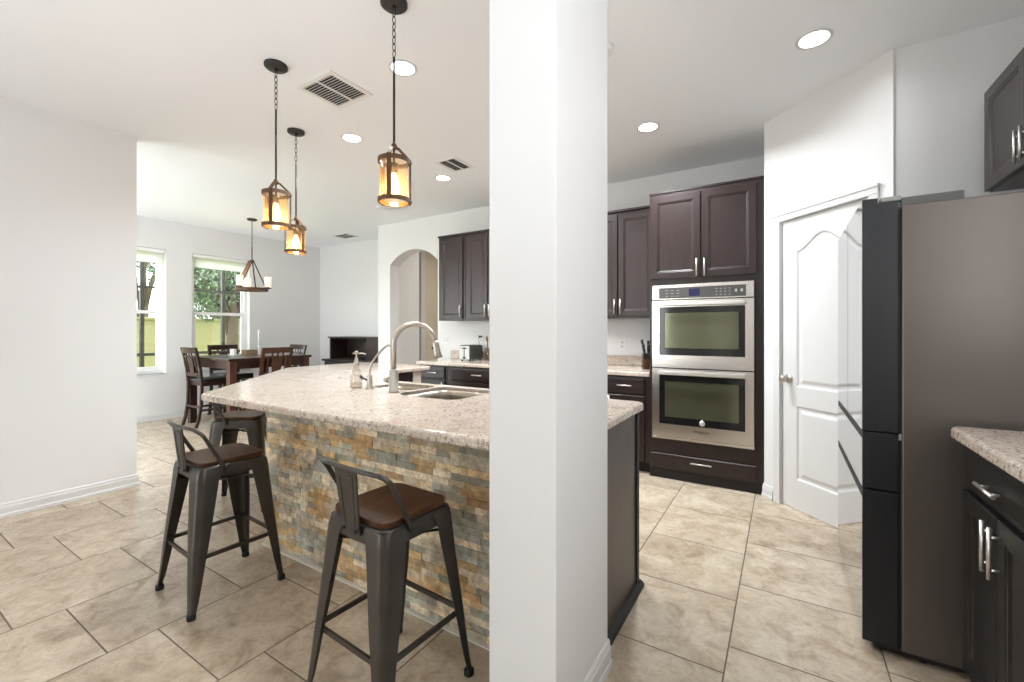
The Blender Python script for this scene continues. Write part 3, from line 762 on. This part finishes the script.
t = thing('filter_tap', 'slim brushed nickel filtered-water tap left of the faucet', 'tap', (-2.126, 1.80, .9155))
bm = bmn(); lathe(bm, [(0, 0), (.026, 0), (.026, .004), (.018, .010), (.017, .04), (.012, .075), (.008, .095), (0, .1)]); obj('base_body', bm, 'nickel', t)
bm = bmn(); tube(bm, [(0, 0, .09), (0, 0, .12), (.01, .008, .16), (.04, .035, .215), (.065, .055, .25), (.082, .07, .262), (.098, .084, .262), (.108, .092, .252)], .0065, 10); obj('spout', bm, 'nickel', t)
bm = bmn(); tube(bm, [(-.012, -.004, .05), (-.05, -.015, .068)], .006, 8); tube(bm, [(-.045, -.014, .060), (-.062, -.018, .078)], .009, 8); obj('lever', bm, 'black', t)
t = thing('soap_dispenser', 'clear glass soap bottle with nickel pump by the sink', 'dispenser', (-2.235, 1.79, .9155))
bm = bmn(); lathe(bm, [(0, .001), (.034, .001), (.037, .006), (.038, .03), (.036, .07), (.027, .105), (.016, .125), (.014, .14)], cap=False); obj('bottle', bm, 'bottle', t)
bm = bmn(); lathe(bm, [(0, .004), (.033, .004), (.034, .03), (0, .03)]); obj('soap', bm, 'bottle', t)
bm = bmn(); lathe(bm, [(.0, .136), (.018, .136), (.019, .15), (.012, .162), (.008, .185), (.005, .19), (.005, .215), (.010, .217), (.010, .226), (0, .228)]); tube(bm, [(0, 0, .212), (.035, .02, .213), (.05, .03, .206)], .004, 8); tube(bm, [(0, 0, .212), (-.022, -.01, .212)], .0045, 8)
obj('pump', bm, 'nickel', t)

# ------------------------------------------------------------------ counter stools
def stool(loc, rz, label):
    t = thing('counter_stool', label, 'stool', loc, rz, 'metal counter stools around the island')
    ZT, hs, ht = .633, .145, .207
    bm = bmn()
    slab(bm, rrect(-hs-.002, hs+.002, -hs-.002, hs+.002, .045, 6), [], ZT+.0075, ZT+.026, .003, .002); obj('seat', bm, 'walnut', t)
    bm = bmn(); prev = None
    for z, w in ((ZT+.006, hs-.014), (ZT+.004, hs+.004), (ZT-.004, hs+.007), (ZT-.045, hs+.012), (ZT-.052, hs+.011)):
        cur = [bm.verts.new((*p, z)) for p in rrect(-w, w, -w, w, .045, 6)]
        if prev: bridge(bm, prev, cur, smooth=True)
        else: bm.faces.new(cur)
        prev = cur
    inner = [bm.verts.new((*p, ZT-.052)) for p in rrect(-hs, hs, -hs, hs, .04, 6)]; bridge(bm, prev, inner)
    bmesh.ops.recalc_face_normals(bm, faces=bm.faces[:]); obj('seat_pan', bm, 'gunmetal', t)
    for sx, sy in ((-1, -1), (1, -1), (1, 1), (-1, 1)):
        bm = bmn(); rings = []
        for z, w, f in ((ZT-.003, .104, 0), (ZT-.03, .096, .05), (ZT-.05, .090, .09), (.48, .080, .26), (.35, .068, .50), (.22, .052, .70), (.12, .040, .84), (.06, .032, .93), (.03, .027, 1.0), (.012, .026, 1.02)):
            c = (hs+.0125)+(ht-hs-.0125)*f if f > 0 else hs+.009
            r = min(.035, w*.5); pr_ = [(w, 0)]+[(r-r*math.sin(a), r-r*math.cos(a)) for a in [PI/2*i/5 for i in range(6)]]+[(0, w)]
            th = .004; inn = [(w, th)]+[(r-(r-th)*math.sin(a), r-(r-th)*math.cos(a)) for a in [PI/2*i/5 for i in range(6)]]+[(th, w)]
            loop = pr_+inn[::-1]
            rings.append([bm.verts.new((sx*(c-a), sy*(c-b), z)) for a, b in loop])
        for a, b in zip(rings, rings[1:]): bridge(bm, a, b, smooth=True)
        bm.faces.new(rings[0]); bm.faces.new(rings[-1][::-1]); bmesh.ops.recalc_face_normals(bm, faces=bm.faces[:])
        for f in bm.faces: f.smooth = True
        bmesh.ops.split_edges(bm, edges=[e for e in bm.edges if len(e.link_faces) == 2 and e.calc_face_angle(0) > .6])
        lg = obj('leg', bm, 'gunmetal', t)
        bm = bmn(); c = ht+.004; slab(bm, rrect(-.017, .017, -.017, .017, .014, 5), [], .0005, .024, .005, .002, Mx=Matrix.Translation((sx*(c-.015), sy*(c-.015), 0))); obj('rubber_foot', bm, 'rubber', lg)
    zf = .245; c = (hs+.012)+(ht-hs-.012)*.67-.014
    for a, b in (((-1, -1), (1, -1)), ((1, -1), (1, 1)), ((1, 1), (-1, 1)), ((-1, 1), (-1, -1))):
        bm = bmn(); bar(bm, [(a[0]*c, a[1]*c, zf), (b[0]*c, b[1]*c, zf)], .018, .009, up=(0, 0, 1)); obj('foot_rail', bm, 'gunmetal', t)
    bm = bmn(); c = hs-.01
    tube(bm, [(-c, -c, .545), (0, 0, .53), (c, c, .545)], .005, 8); tube(bm, [(-c, c, .545), (0, 0, .541), (c, -c, .545)], .005, 8); obj('cross_brace', bm, 'gunmetal', t)
    # low back: bent flat tube from side to side, with centre splat
    bm = bmn(); yb = -.172; zt = .850
    half = [(.160, -.050, .612), (.162, -.058, .638), (.170, -.118, .748), (.172, -.142, .792), (.166, -.160, .812), (.150, -.172, .821), (.09, -.182, .824), (0, -.186, .824)]
    pts = half+[(-x, y, z) for x, y, z in half[-2::-1]]
    sweep(bm, pts, [(.009*math.cos(2*PI*i/10), .006*math.sin(2*PI*i/10)*1.2) for i in range(10)], up=(0, 0, 1)); obj('back_rail', bm, 'gunmetal', t)
    bm = bmn()
    P0, P1 = Vector((0, -.162, .606)), Vector((0, -.185, .818))
    Mx = frame((0, -.163, .606), (1, 0, 0), v=(P1-P0).normalized())
    lp = [(-.045, 0), (.045, 0), (.058, .214), (-.058, .214)]
    rings_panel(bm, lp, [(0, -.003), (0, .002), (.016, .002), (.019, .005), (.024, .005), (.027, .002)], Mx)
    bm.faces.new([bm.verts.new(xf((*p, -.003), Mx)) for p in lp][::-1]); bmesh.ops.recalc_face_normals(bm, faces=bm.faces[:]); obj('back_splat', bm, 'gunmetal', t)
    for x in (-.032, .032):
        bm = bmn(); tube(bm, [(x, -.156, .618), (x, -.173, .618)], .006, 8); obj('bolt', bm, 'rubber', t)
    for s in (-1, 1):
        bm = bmn(); tube(bm, [(s*.152, -.051, .620), (s*.171, -.051, .620)], .007, 8); obj('bolt', bm, 'rubber', t)
    return t
st = stool((-1.195, 1.108, 0), math.radians(-3.4), 'nearest metal counter stool, brown wooden seat, right beside the column')
dup(st, (-2.391, 1.102, 0), math.radians(-3.5), 'middle metal counter stool, fully visible in front of the stone corner')
dup(st, (-3.376, 1.70, 0), math.radians(-45), 'farthest metal counter stool tucked under the angled island corner')

# ------------------------------------------------------------------ dining set
def dchair(loc, rz, label, wood='chairwood'):
    t = thing('dining_chair', label, 'chair', loc, rz, 'counter-height chairs around the dining table')
    w = .19
    bm = bmn(); slab(bm, rrect(-.215, .215, -.19, .225, .03, 4), [], .585, .625, .014, .004); obj('seat_cushion', bm, 'leather', t)
    bm = bmn(); box(bm, -.205, .205, -.18, .215, .535, .584, .003); obj('seat_rail', bm, wood, t)
    for s in (-1, 1):
        bm = bmn(); bar(bm, [(s*w, -.265, .001), (s*w, -.235, .10), (s*w, -.205, .30), (s*w, -.198, .58), (s*w, -.215, .75), (s*w, -.245, .92), (s*w, -.275, 1.045)], .038, .030, up=(1, 0, 0)); obj('back_post', bm, wood, t)
        bm = bmn(); bar(bm, [(s*w, .195, .001), (s*w, .195, .584)], .038, .036, up=(1, 0, 0)); obj('front_leg', bm, wood, t)
        bm = bmn(); bar(bm, [(s*w, -.21, .22), (s*w, .18, .22)], .028, .018); obj('side_stretcher', bm, wood, t)
    bm = bmn(); bar(bm, [(-w, .195, .20), (w, .195, .20)], .030, .018); obj('front_stretcher', bm, wood, t)
    bm = bmn(); bar(bm, [(-w, -.215, .26), (w, -.215, .26)], .028, .018); obj('rear_stretcher', bm, wood, t)
    def rail(nm, z, h, y, bow):
        bm = bmn(); bar(bm, [(-w+.005, y, z), (-.09, y-bow, z), (0, y-bow*1.2, z), (.09, y-bow, z), (w-.005, y, z)], h, .022, up=(0, 0, 1)); obj(nm, bm, wood, t)
    rail('crest_rail', 1.010, .075, -.268, .018); rail('upper_back_rail', .925, .022, -.246, .016); rail('lower_back_rail', .685, .045, -.208, .010)
    bm = bmn(); Mx = frame((0, -.222, .70), (1, 0, 0), v=(0, -.16, 1))
    rings_panel(bm, [(-.05, 0), (.05, 0), (.068, .12), (.055, .23), (-.055, .23), (-.068, .12)], [(0, -.006), (0, .006), (.002, .008)], Mx); bm.faces.new([bm.verts.new(xf((*p, -.006), Mx)) for p in [(-.05, 0), (.05, 0), (.068, .12), (.055, .23), (-.055, .23), (-.068, .12)]])
    bmesh.ops.recalc_face_normals(bm, faces=bm.faces[:]); obj('back_splat', bm, wood, t)
    for x in (-.12, .12):
        bm = bmn(); bar(bm, [(x, -.216, .70), (x, -.256, .92)], .020, .012, up=(1, 0, 0)); obj('back_slat', bm, wood, t)
    for x in (-.07, 0, .07):
        bm = bmn(); bar(bm, [(x, -.262, .93), (x, -.276, .98)], .018, .012, up=(1, 0, 0)); obj('short_slat', bm, wood, t)
    return t
TX0, TX1, TY0, TY1 = -7.0, -5.82, 2.76, 3.88
ch = dchair((-6.67, 2.945, 0), math.radians(0), 'dark dining chair at the table end nearest the near wall')
dup(ch, (-7.12, 3.42, 0), math.radians(-90), 'dark dining chair between the table and the window')
dup(ch, (-6.55, 3.86, 0), math.radians(180), 'dark dining chair at the far end of the table')
dchair((-5.97, 3.31, 0), math.radians(90), 'reddish-brown dining chair on the kitchen side of the table', 'chairbrown')
t = thing('dining_table', 'dark wood counter-height square dining table by the window', 'table', ((TX0+TX1)/2, (TY0+TY1)/2, 0))
bm = bmn(); box(bm, TX0, TX1, TY0, TY1, .885, .918, .005); obj('table_top', bm, 'chairwood', t, world=True)
bm = bmn(); box(bm, TX0+.05, TX1-.05, TY0+.05, TY0+.075, .78, .8845); box(bm, TX0+.05, TX1-.05, TY1-.075, TY1-.05, .78, .8845); box(bm, TX0+.05, TX0+.075, TY0+.076, TY1-.076, .78, .8845); box(bm, TX1-.075, TX1-.05, TY0+.076, TY1-.076, .78, .8845); obj('apron', bm, 'chairwood', t, world=True)
for x in (TX0+.065, TX1-.065):
    for y in (TY0+.065, TY1-.065):
        bm = bmn(); box(bm, x-.042, x+.042, y-.042, y+.042, .001, .8845, .004); obj('leg', bm, 'chairbrown' if x > -6 else 'chairwood', t, world=True)
t = thing('candlestick', 'slim white candle in a holder on the dining table', 'candle holder', (-6.55, 3.52, .9185))
bm = bmn(); lathe(bm, [(0, 0), (.04, 0), (.035, .01), (.01, .02), (.008, .10), (.02, .115), (.02, .125), (0, .125)]); obj('holder', bm, 'candle', t)
bm = bmn(); lathe(bm, [(0, .1255), (.013, .1255), (.012, .36), (0, .364)]); obj('candle', bm, 'candle', t)
t = thing('wooden_box', 'small open brown wooden box on the dining table', 'box', (-6.50, 3.36, .9185))
bm = bmn(); box(bm, -.075, .075, -.075, .075, 0, .01); box(bm, -.075, .075, -.075, -.065, .0105, .075); box(bm, -.075, .075, .065, .075, .0105, .075); box(bm, -.075, -.065, -.064, .064, .0105, .075); box(bm, .065, .075, -.064, .064, .0105, .075); obj('box_walls', bm, 'tanbox', t)
t = thing('napkin_holder', 'small white napkin holder beside the wooden box', 'holder', (-6.62, 3.20, .9185))
bm = bmn(); box(bm, -.06, .06, -.05, .05, 0, .006, .002); obj('base', bm, 'candle', t)
bm = bmn(); box(bm, -.055, .055, -.02, .02, .0065, .09, .004); obj('napkins', bm, 'candle', t)

# hutch with stemware rack on a buffet in the corner
t = thing('buffet_hutch', 'dark corner hutch with open stemware cubby on low buffet', 'hutch', (-6.15, 4.97, 0))
bm = bmn(); box(bm, -6.83, -5.24, 4.74, 5.19, .745, .780, .004); obj('buffet_top', bm, 'hutch', t, world=True)
bm = bmn(); box(bm, -6.79, -5.27, 4.77, 5.185, .06, .7445, .002); bf = obj('buffet_body', bm, 'hutch', t, world=True)
for k in range(3): add_door(t, face_my(0, 4.77), -6.77+k*.50, -6.29+k*.50, .09, .72, -6.33+k*.50, .55, .1, mt='hutch')
for x in (-6.74, -5.32):
    for y in (4.82, 5.14):
        bm = bmn(); box(bm, x-.03, x+.03, y-.03, y+.03, .001, .0595); obj('foot', bm, 'hutch', t, world=True)
bm = bmn()
box(bm, -6.73, -6.705, 4.83, 5.185, .7805, 1.14); box(bm, -5.80, -5.50, 4.83, 5.185, .7805, 1.14); box(bm, -6.705, -5.80, 5.165, 5.185, .7805, 1.14); box(bm, -6.76, -5.47, 4.81, 5.187, 1.1405, 1.165, .003)
obj('hutch_cubby', bm, 'hutch', t, world=True)
for k in range(7):
    bm = bmn(); x = -6.62+k*.125; box(bm, x-.022, x+.022, 4.84, 5.16, 1.118, 1.1285); box(bm, x-.006, x+.006, 4.84, 5.16, 1.1287, 1.140); obj('stemware_rail', bm, 'hutch', t, world=True)

# ------------------------------------------------------------------ small things on the back counters
t = thing('toaster', 'black two-slice toaster with steel front on back counter', 'toaster', (-3.30, 4.36, .9005))
bm = bmn(); box(bm, -.085, .085, -.125, .135, .012, .19, .018, seg=3); obj('body', bm, 'toastblack', t)
bm = bmn(); box(bm, -.078, .078, -.138, -.126, .014, .185, .006); obj('front_plate', bm, 'plate_steel', t)
bm = bmn(); box(bm, -.03, .03, -.152, -.1385, .145, .160, .003); box(bm, -.005, .005, -.1400, -.1383, .06, .165); obj('lever', bm, 'black', t)
bm = bmn(); tube(bm, [(0, -.1385, .04), (0, -.152, .04)], .014, 14); obj('dial', bm, 'black', t)
for x in (-.035, .035):
    bm = bmn(); box(bm, x-.014, x+.014, -.09, .10, .1895, .1915); obj('bread_slot', bm, 'slot', t)
bm = bmn()
for x in (-.06, .06):
    for y in (-.1, .11): tube(bm, [(x, y, 0), (x, y, .0125)], .01, 8)
obj('feet', bm, 'rubber', t)
t = thing('knife_block', 'wooden block with black top holding black-handled knives', 'knife block', (-1.115, 4.30, .9005), math.radians(20))
K = Matrix.Rotation(math.radians(-14), 4, 'X')
bm = bmn(); box(bm, -.055, .055, -.09, .07, 0, .095, .006); obj('wooden_base', bm, make_wood and 'walnut', t)
bm = bmn(); box(bm, -.056, .056, -.085, .075, .0955, .150, .006); obj('black_top', bm, 'black', t)
def knife(x, y, ln, lean, label):
    bm = bmn(); a = Vector((x, y, .1505)); d = Vector((lean*.2, -.30, 1)).normalized()
    sweep(bm, [a, a+d*.03, a+d*ln*.6, a+d*ln], [(.011*math.cos(2*PI*i/10), .007*math.sin(2*PI*i/10)) for i in range(10)], scales=[.8, 1, 1, 1.25])
    h = obj('kitchen_knife', bm, 'black'); R = Matrix.Rotation(math.radians(20), 4, 'Z'); h.location = (-1.115, 4.30, .9005); h.rotation_euler = (0, 0, math.radians(20))
    tag(h, label, 'knife', 'knives in the block')
for i, (x, y, ln) in enumerate([(-.035, .045, .135), (0, .045, .125), (.035, .045, .11), (-.035, -.02, .09), (0, -.02, .085), (.035, -.02, .085)]):
    knife(x, y, ln, (i % 3-1), 'black knife handle standing in the knife block')
def plate_(nm, x, z, label, outlet=True, w=.075, h=.118, y=4.58):
    t = thing(nm, label, 'switch' if not outlet else 'outlet', (x, y-.001, z))
    bm = bmn(); box(bm, -w/2, w/2, -.006, 0, -h/2, h/2, .002); obj('cover_plate', bm, 'plastic', t)
    if outlet:
        for s in (-1, 1):
            bm = bmn(); box(bm, -.017, .017, -.009, -.0065, s*.022-.014, s*.022+.014, .002); r_ = obj('receptacle', bm, 'white', t)
            bm = bmn(); box(bm, -.008, -.005, -.0096, -.009, s*.022-.006, s*.022+.006); box(bm, .005, .008, -.0096, -.009, s*.022-.006, s*.022+.006); obj('slots', bm, 'slot', r_)
    else:
        for s in (-1, 1):
            bm = bmn(); box(bm, s*w*.22-.014, s*w*.22+.014, -.0105, -.0065, -.032, .032, .002); obj('rocker', bm, 'white', t)
    return t
plate_('light_switch', -3.89, 1.15, 'white double light switch plate beside the arch', False, .118)
plate_('wall_outlet', -3.30, 1.17, 'white wall outlet with a plug above the toaster')
plate_('wall_outlet', -1.46, 1.12, 'white wall outlet left of the knife block')
bm = bmn(); box(bm, -3.316, -3.284, 4.535, 4.567, 1.178, 1.206, .004); tube(bm, [(-3.30, 4.535, 1.185), (-3.30, 4.52, 1.15), (-3.29, 4.53, 1.05), (-3.27, 4.54, .93), (-3.25, 4.50, .906)], .003, 6)
tag(obj('power_plug', bm, 'black'), 'black appliance plug in the outlet over the toaster', 'plug')
t = thing('utensil_crock', 'glass jar of wooden utensils behind the toaster', 'jar', (-3.11, 4.47, .9005))
bm = bmn(); lathe(bm, [(0, .0), (.05, .0), (.052, .01), (.052, .15), (.047, .15), (.047, .012), (0, .01)]); obj('jar', bm, 'bottle', t)
for k, (x, y, ln, lab) in enumerate([(-.02, 0, .30, 'wooden spoon standing in the glass jar'), (.015, .01, .27, 'short wooden spatula standing in the glass jar')]):
    bm = bmn(); sweep(bm, [(x*.5, y, .0145), (x, y, ln*.75), (x*1.2, y, ln*.8), (x*1.4, y, ln*.9), (x*1.5, y, ln)], circ(.006, 8), scales=[1, 1, 2.2, 3, 1.2])
    o = obj('wooden_spoon' if k == 0 else 'wooden_spatula', bm, 'tanbox'); o.location = (-3.11, 4.47, .9005); tag(o, lab, 'utensil')

# ------------------------------------------------------------------ ceiling fittings
def downlight(x, y, label, power=26):
    t = thing('recessed_downlight', label, 'ceiling light', (x, y, H-.001), 0, 'recessed ceiling downlights')
    bm = bmn(); lathe(bm, [(.068, -.002), (.080, -.006), (.086, -.003), (.086, 0), (.068, 0)], cap=False, k=32)
    obj('trim_ring', bm, 'white', t)
    bm = bmn(); lathe(bm, [(0, -.003), (.068, -.003)], k=32, cap=False); obj('lens', bm, 'downlight', t)
    l = lamp('downlight_lamp', 'AREA', (0, 0, -.012), (0, 0, 0), power, (.90, .955, 1), shape='DISK', size=.15, spread=math.radians(155)); l.parent = t
    return t
downlight(.137, 2.889, 'lit recessed downlight nearest the pantry door', 4)
downlight(-.90, 3.458, 'lit recessed downlight in front of the double oven', 46)
downlight(-1.953, 1.903, 'lit recessed downlight behind the nearest pendant rod')
downlight(-3.018, 2.374, 'lit recessed downlight between the large vent and small vent')
downlight(-1.95, 3.475, 'recessed downlight hidden from the front by the white column', 36)
downlight(-3.007, 3.493, 'lit recessed downlight nearest the arch wall', 26)
bm = bmn(); lathe(bm, [(0, -.03), (.045, -.03), (.060, -.022), (.066, -.001), (0, -.001)], (-.868, 2.36, H), 28); tag(obj('smoke_detector', bm, 'vent'), 'round white smoke detector half hidden behind the column', 'detector')
def vent(x, y, w, d, label, slats, along='y', divider=True, nm='ceiling_vent', mt='vent', back='slot'):
    t = thing(nm, label, 'vent', (x, y, H-.001), 0)
    bm = bmn(); slab(bm, R4(-w/2-.03, w/2+.03, -d/2-.03, d/2+.03), [R4(-w/2, w/2, -d/2, d/2)], -.008, -.0005); 
    if divider: box(bm, -w/2, w/2, -.006, .006, -.0078, -.001) if along == 'y' else box(bm, -.006, .006, -d/2, d/2, -.0078, -.001)
    obj('frame', bm, mt, t)
    bm = bmn(); box(bm, -w/2, w/2, -d/2, d/2, -.0012, -.0006); obj('duct_opening', bm, back, t)
    bm = bmn()
    for k in range(slats):
        if along == 'y':
            q = -w/2+w*(k+.5)/slats; p = w/slats*.5
            Mx = Matrix.Translation((q, 0, -.0045)) @ Matrix.Rotation(math.radians(25), 4, 'Y'); box(bm, -p/2, p/2, -d/2, d/2, -.0005, .0005, Mx=Mx)
        else:
            q = -d/2+d*(k+.5)/slats; p = d/slats*.45
            Mx = Matrix.Translation((0, q, -.0045)) @ Matrix.Rotation(math.radians(25), 4, 'X'); box(bm, -w/2, w/2, -p/2, p/2, -.0005, .0005, Mx=Mx)
    s_ = obj('louvres', bm, mt, t)
    return t
vent(-2.515, 1.845, .29, .27, 'large white slatted return vent between the pendants', 13, 'x')
vent(-2.665, 3.265, .18, .26, 'small white ceiling vent beside the downlight', 8, 'x')
vent(-6.22, 4.76, .30, .22, 'white ceiling vent over the dining corner', 8, 'y')
t = thing('ceiling_access_plate', 'flat white rectangular cover plate on the ceiling before the arch', 'ceiling plate', (-4.25, 3.95, H-.001))
bm = bmn(); box(bm, -.17, .17, -.11, .11, -.010, 0, .003); obj('plate', bm, 'vent', t)
bm = bmn(); box(bm, -.14, .14, -.08, .08, -.0125, -.0102, .001); obj('inner_panel', bm, 'white', t)

# pendants
def chain(bm, z0, z1, r=.014, w=.0022, lk=.040):
    n = max(2, int((z1-z0)/(lk*.80))); st_ = (z1-z0)/n
    for i in range(n):
        zc = z0+(i+.5)*st_; a = PI/2*(i % 2); h = lk/2
        P = [(r*.62*math.cos(q)*math.cos(a), r*.62*math.cos(q)*math.sin(a), zc+h*math.sin(q)) for q in [2*PI*k/12 for k in range(12)]]
        sweep(bm, P, circ(w, 5), closed=True)
def pendant(x, y, label, zb=1.883):
    t = thing('pendant_light', label, 'pendant light', (x, y, zb), 0, 'amber glass pendants over the island')
    T = H-zb-.001
    bm = bmn(); lathe(bm, [(0, T-.022), (.055, T-.022), (.064, T-.014), (.064, T), (0, T)], k=28); lathe(bm, [(0, T-.04), (.008, T-.04), (.010, T-.0222), (0, T-.0222)], k=12); obj('canopy', bm, 'iron', t)
    bm = bmn(); chain(bm, .70, T-.038); obj('chain', bm, 'iron', t)
    bm = bmn(); tube(bm, [(0, 0, .265), (0, 0, .70)], .0058, 10); obj('rod', bm, 'iron', t)
    R = .070
    for z in (0, .190):
        bm = bmn(); lathe(bm, [(R-.002, z), (R+.006, z), (R+.006, z+.020), (R-.002, z+.020), (R-.002, z)], k=32, cap=False, smooth=False)
        obj('band_ring', bm, 'rustwood', t)
    bm = bmn(); lathe(bm, [(R-.004, .002), (R-.004, .205)], k=32, cap=False); obj('glass_cylinder', bm, 'amber', t)
    bm = bmn()
    for k in range(3):
        a = math.radians(-60+120*k); c_, s_ = math.cos(a), math.sin(a)
        bar(bm, [(c_*(R+.008), s_*(R+.008), -.002), (c_*(R+.008), s_*(R+.008), .212), (c_*(R-.018), s_*(R-.018), .236), (c_*.022, s_*.022, .262), (c_*.006, s_*.006, .268)], .005, .021, up=(c_, s_, 0))
        for z in (.012, .202): tube(bm, [(c_*(R+.008), s_*(R+.008), z), (c_*(R+.016), s_*(R+.016), z)], .005, 8)
    lathe(bm, [(0, .258), (.014, .258), (.014, .276), (.007, .288), (0, .288)], k=12)
    obj('strap_frame', bm, 'rustmetal', t)
    bm = bmn(); lathe(bm, [(0, .19), (.019, .19), (.017, .145), (0, .145)], k=14); tube(bm, [(0, 0, .19), (0, 0, .26)], .005, 8); obj('socket', bm, 'iron', t)
    bm = bmn(); lathe(bm, [(0, .144), (.010, .143), (.014, .125), (.026, .095), (.030, .075), (.025, .052), (.012, .040), (0, .038)], k=18); obj('light_bulb', bm, 'bulb', t)
    l = lamp('pendant_lamp', 'POINT', (0, 0, .025), (0, 0, 0), 4, (1, .70, .38), shadow_soft_size=.02); l.parent = t
    return t
pn = pendant(-1.597, 1.498, 'largest amber glass pendant, nearest the column')
dup(pn, (-2.574, 1.483, 1.883), .17, 'middle amber glass pendant, left of the big vent')
dup(pn, (-3.29, 2.057, 1.883), -.9, 'smallest and farthest amber glass pendant over the island')

# chandelier over the dining table
t = thing('chandelier', 'rustic wood-ring chandelier with lit glass shades over dining table', 'chandelier', (-6.41, 3.348, 1.83))
T = H-1.83-.001
bm = bmn(); lathe(bm, [(0, T-.022), (.055, T-.022), (.064, T-.014), (.064, T), (0, T)], k=24); obj('canopy', bm, 'iron', t)
bm = bmn(); chain(bm, .62, T-.02); obj('chain', bm, 'iron', t)
bm = bmn(); tube(bm, [(0, 0, .43), (0, 0, .62)], .007, 8); lathe(bm, [(0, .40), (.03, .40), (.03, .435), (0, .435)], k=16); obj('rod', bm, 'iron', t)
bm = bmn(); lathe(bm, [(.165, .0), (.205, .0), (.205, .04), (.165, .04), (.165, 0)], k=36, cap=False, smooth=False); obj('wood_ring', bm, 'rustwood', t)
for k, (a, wd) in enumerate(((227, .045), (47, .014), (137, .014))):
    a = math.radians(a); c_, s_ = math.cos(a), math.sin(a)
    bm = bmn(); bar(bm, [(c_*.185, s_*.185, .03), (c_*.02, s_*.02, .42)], wd, .014 if wd < .03 else .042, up=(-s_, c_, 0)); obj('diagonal_beam', bm, 'rustwood' if k == 0 else 'iron', t)
for a in (47.4, 287.4, 167.4):
    a = math.radians(a); c_, s_ = math.cos(a)*.205, math.sin(a)*.205
    bm = bmn(); lathe(bm, [(0, .035), (.042, .035), (.045, .045), (.02, .05), (.02, .062), (0, .062)], (c_, s_, 0), 18); cu = obj('shade_cup', bm, 'iron', t)
    bm = bmn(); lathe(bm, [(.040, .063), (.044, .07), (.044, .200), (.041, .200), (.041, .07)], (c_, s_, 0), 20, cap=False); obj('glass_shade', bm, 'shade', cu)
    l = lamp('chandelier_lamp', 'POINT', (c_, s_, .24), (0, 0, 0), 2.0, (1, .8, .55), shadow_soft_size=.03); l.parent = t

# ------------------------------------------------------------------ outside the dining windows
bm = bmn(); box(bm, -40, -7.75, -25, 30, -.35, -.20); struct('ground_lawn', bm, 'grass')
bm = bmn(); box(bm, -14.2, -14.0, -20, 25, -.20, 1.55); box(bm, -14.25, -13.95, -20, 25, 1.551, 1.62, .01); tag(obj('garden_wall', bm, 'fence'), 'tan stucco garden wall beyond the lawn', 'wall')
PY1, PY2 = 3.132, 4.446
t = thing('screen_enclosure', 'dark bronze screen enclosure frame outside the dining windows', 'screen frame', (-9.6, 3.5, -.2))
for y in (-.2, 1.75, PY1, PY2, 6.1, 7.5):
    bm = bmn(); box(bm, -9.63, -9.57, y-.028, y+.028, -.199, 2.9); obj('post', bm, 'bronze', t, world=True)
bm = bmn(); box(bm, -9.62, -9.58, -.5, 7.8, .82, .87); obj('chair_rail', bm, 'bronze', t, world=True)
bm = bmn(); box(bm, -9.62, -9.58, -.5, 7.8, 2.901, 2.95); box(bm, -9.62, -9.58, -.5, 7.8, 2.02, 2.06); obj('head_rail', bm, 'bronze', t, world=True)
def tree(x, y, th, r, zc, label, nleaf=9000, trunk=.16, dens=1.0, lf=.13, seed=1):
    rnd = random.Random(seed)
    t = thing('garden_tree', label, 'tree', (x, y, -.2), 0, 'trees beyond the lawn')
    bm = bmn(); tube(bm, [(0, 0, 0), (.05, .05, th*.4), (0, .1, th*.75), (.05, 0, zc)], trunk, 10, scales=[1.2, 1, .8, .4])
    lim = []
    for k in range(7):
        a = rnd.uniform(0, 2*PI); e = rnd.uniform(.5, 1.0); z0 = th*rnd.uniform(.55, .9)
        q = (math.cos(a)*r*.75*e, math.sin(a)*r*.75*e, zc+rnd.uniform(-.3, .6)*r); lim.append(q)
        tube(bm, [(0, 0, z0), (q[0]*.45, q[1]*.45, (z0+q[2])/2+.1), q], trunk*.4, 6, scales=[1, .7, .25])
    obj('trunk', bm, 'bark', t)
    bm = bmn(); cols = []
    cl = [(Vector((rnd.gauss(0, 1), rnd.gauss(0, 1), rnd.gauss(0, .9))).normalized()*r*rnd.uniform(.15, .8)+Vector((0, 0, zc)), rnd.uniform(.16, .34)*r) for _ in range(int(40*dens))]
    for i in range(nleaf):
        c, rr = rnd.choice(cl); v = Vector((rnd.gauss(0, 1), rnd.gauss(0, 1), rnd.gauss(0, 1))).normalized()*rr*rnd.random()**.33
        p = c+v; s = rnd.uniform(.6, 1.2)*lf*.5
        a = Vector((rnd.gauss(0, 1), rnd.gauss(0, 1), rnd.gauss(0, 1))).normalized(); b = a.orthogonal().normalized()
        bm.faces.new([bm.verts.new(p+a*s*1.6), bm.verts.new(p+b*s*.7), bm.verts.new(p-a*s*1.6), bm.verts.new(p-b*s*.7)])
        k = rnd.uniform(.5, 1.4); cols.append((.13*k, .18*k, .11*k))
    o = obj('foliage', bm, 'leaf', t); set_rnd(o, cols)
tree(-12.1, 5.75, 2.4, 1.75, 3.0, 'leafy tree with a thick trunk seen through the larger window', 16000, .15, lf=.075, seed=3)
tree(-19.0, 8.7, 3, 2.3, 3.9, 'dense tree behind the garden wall, seen through the larger window', 9000, .2, lf=.11, seed=5)
tree(-24.5, 9.4, 3, 2.4, 4.6, 'distant bushy tree beyond all the others', 5000, .2, seed=8)
tree(-17.5, 5.7, 2.6, 1.4, 4.4, 'sparse branchy tree seen through the left window', 1500, .12, .7, seed=11)
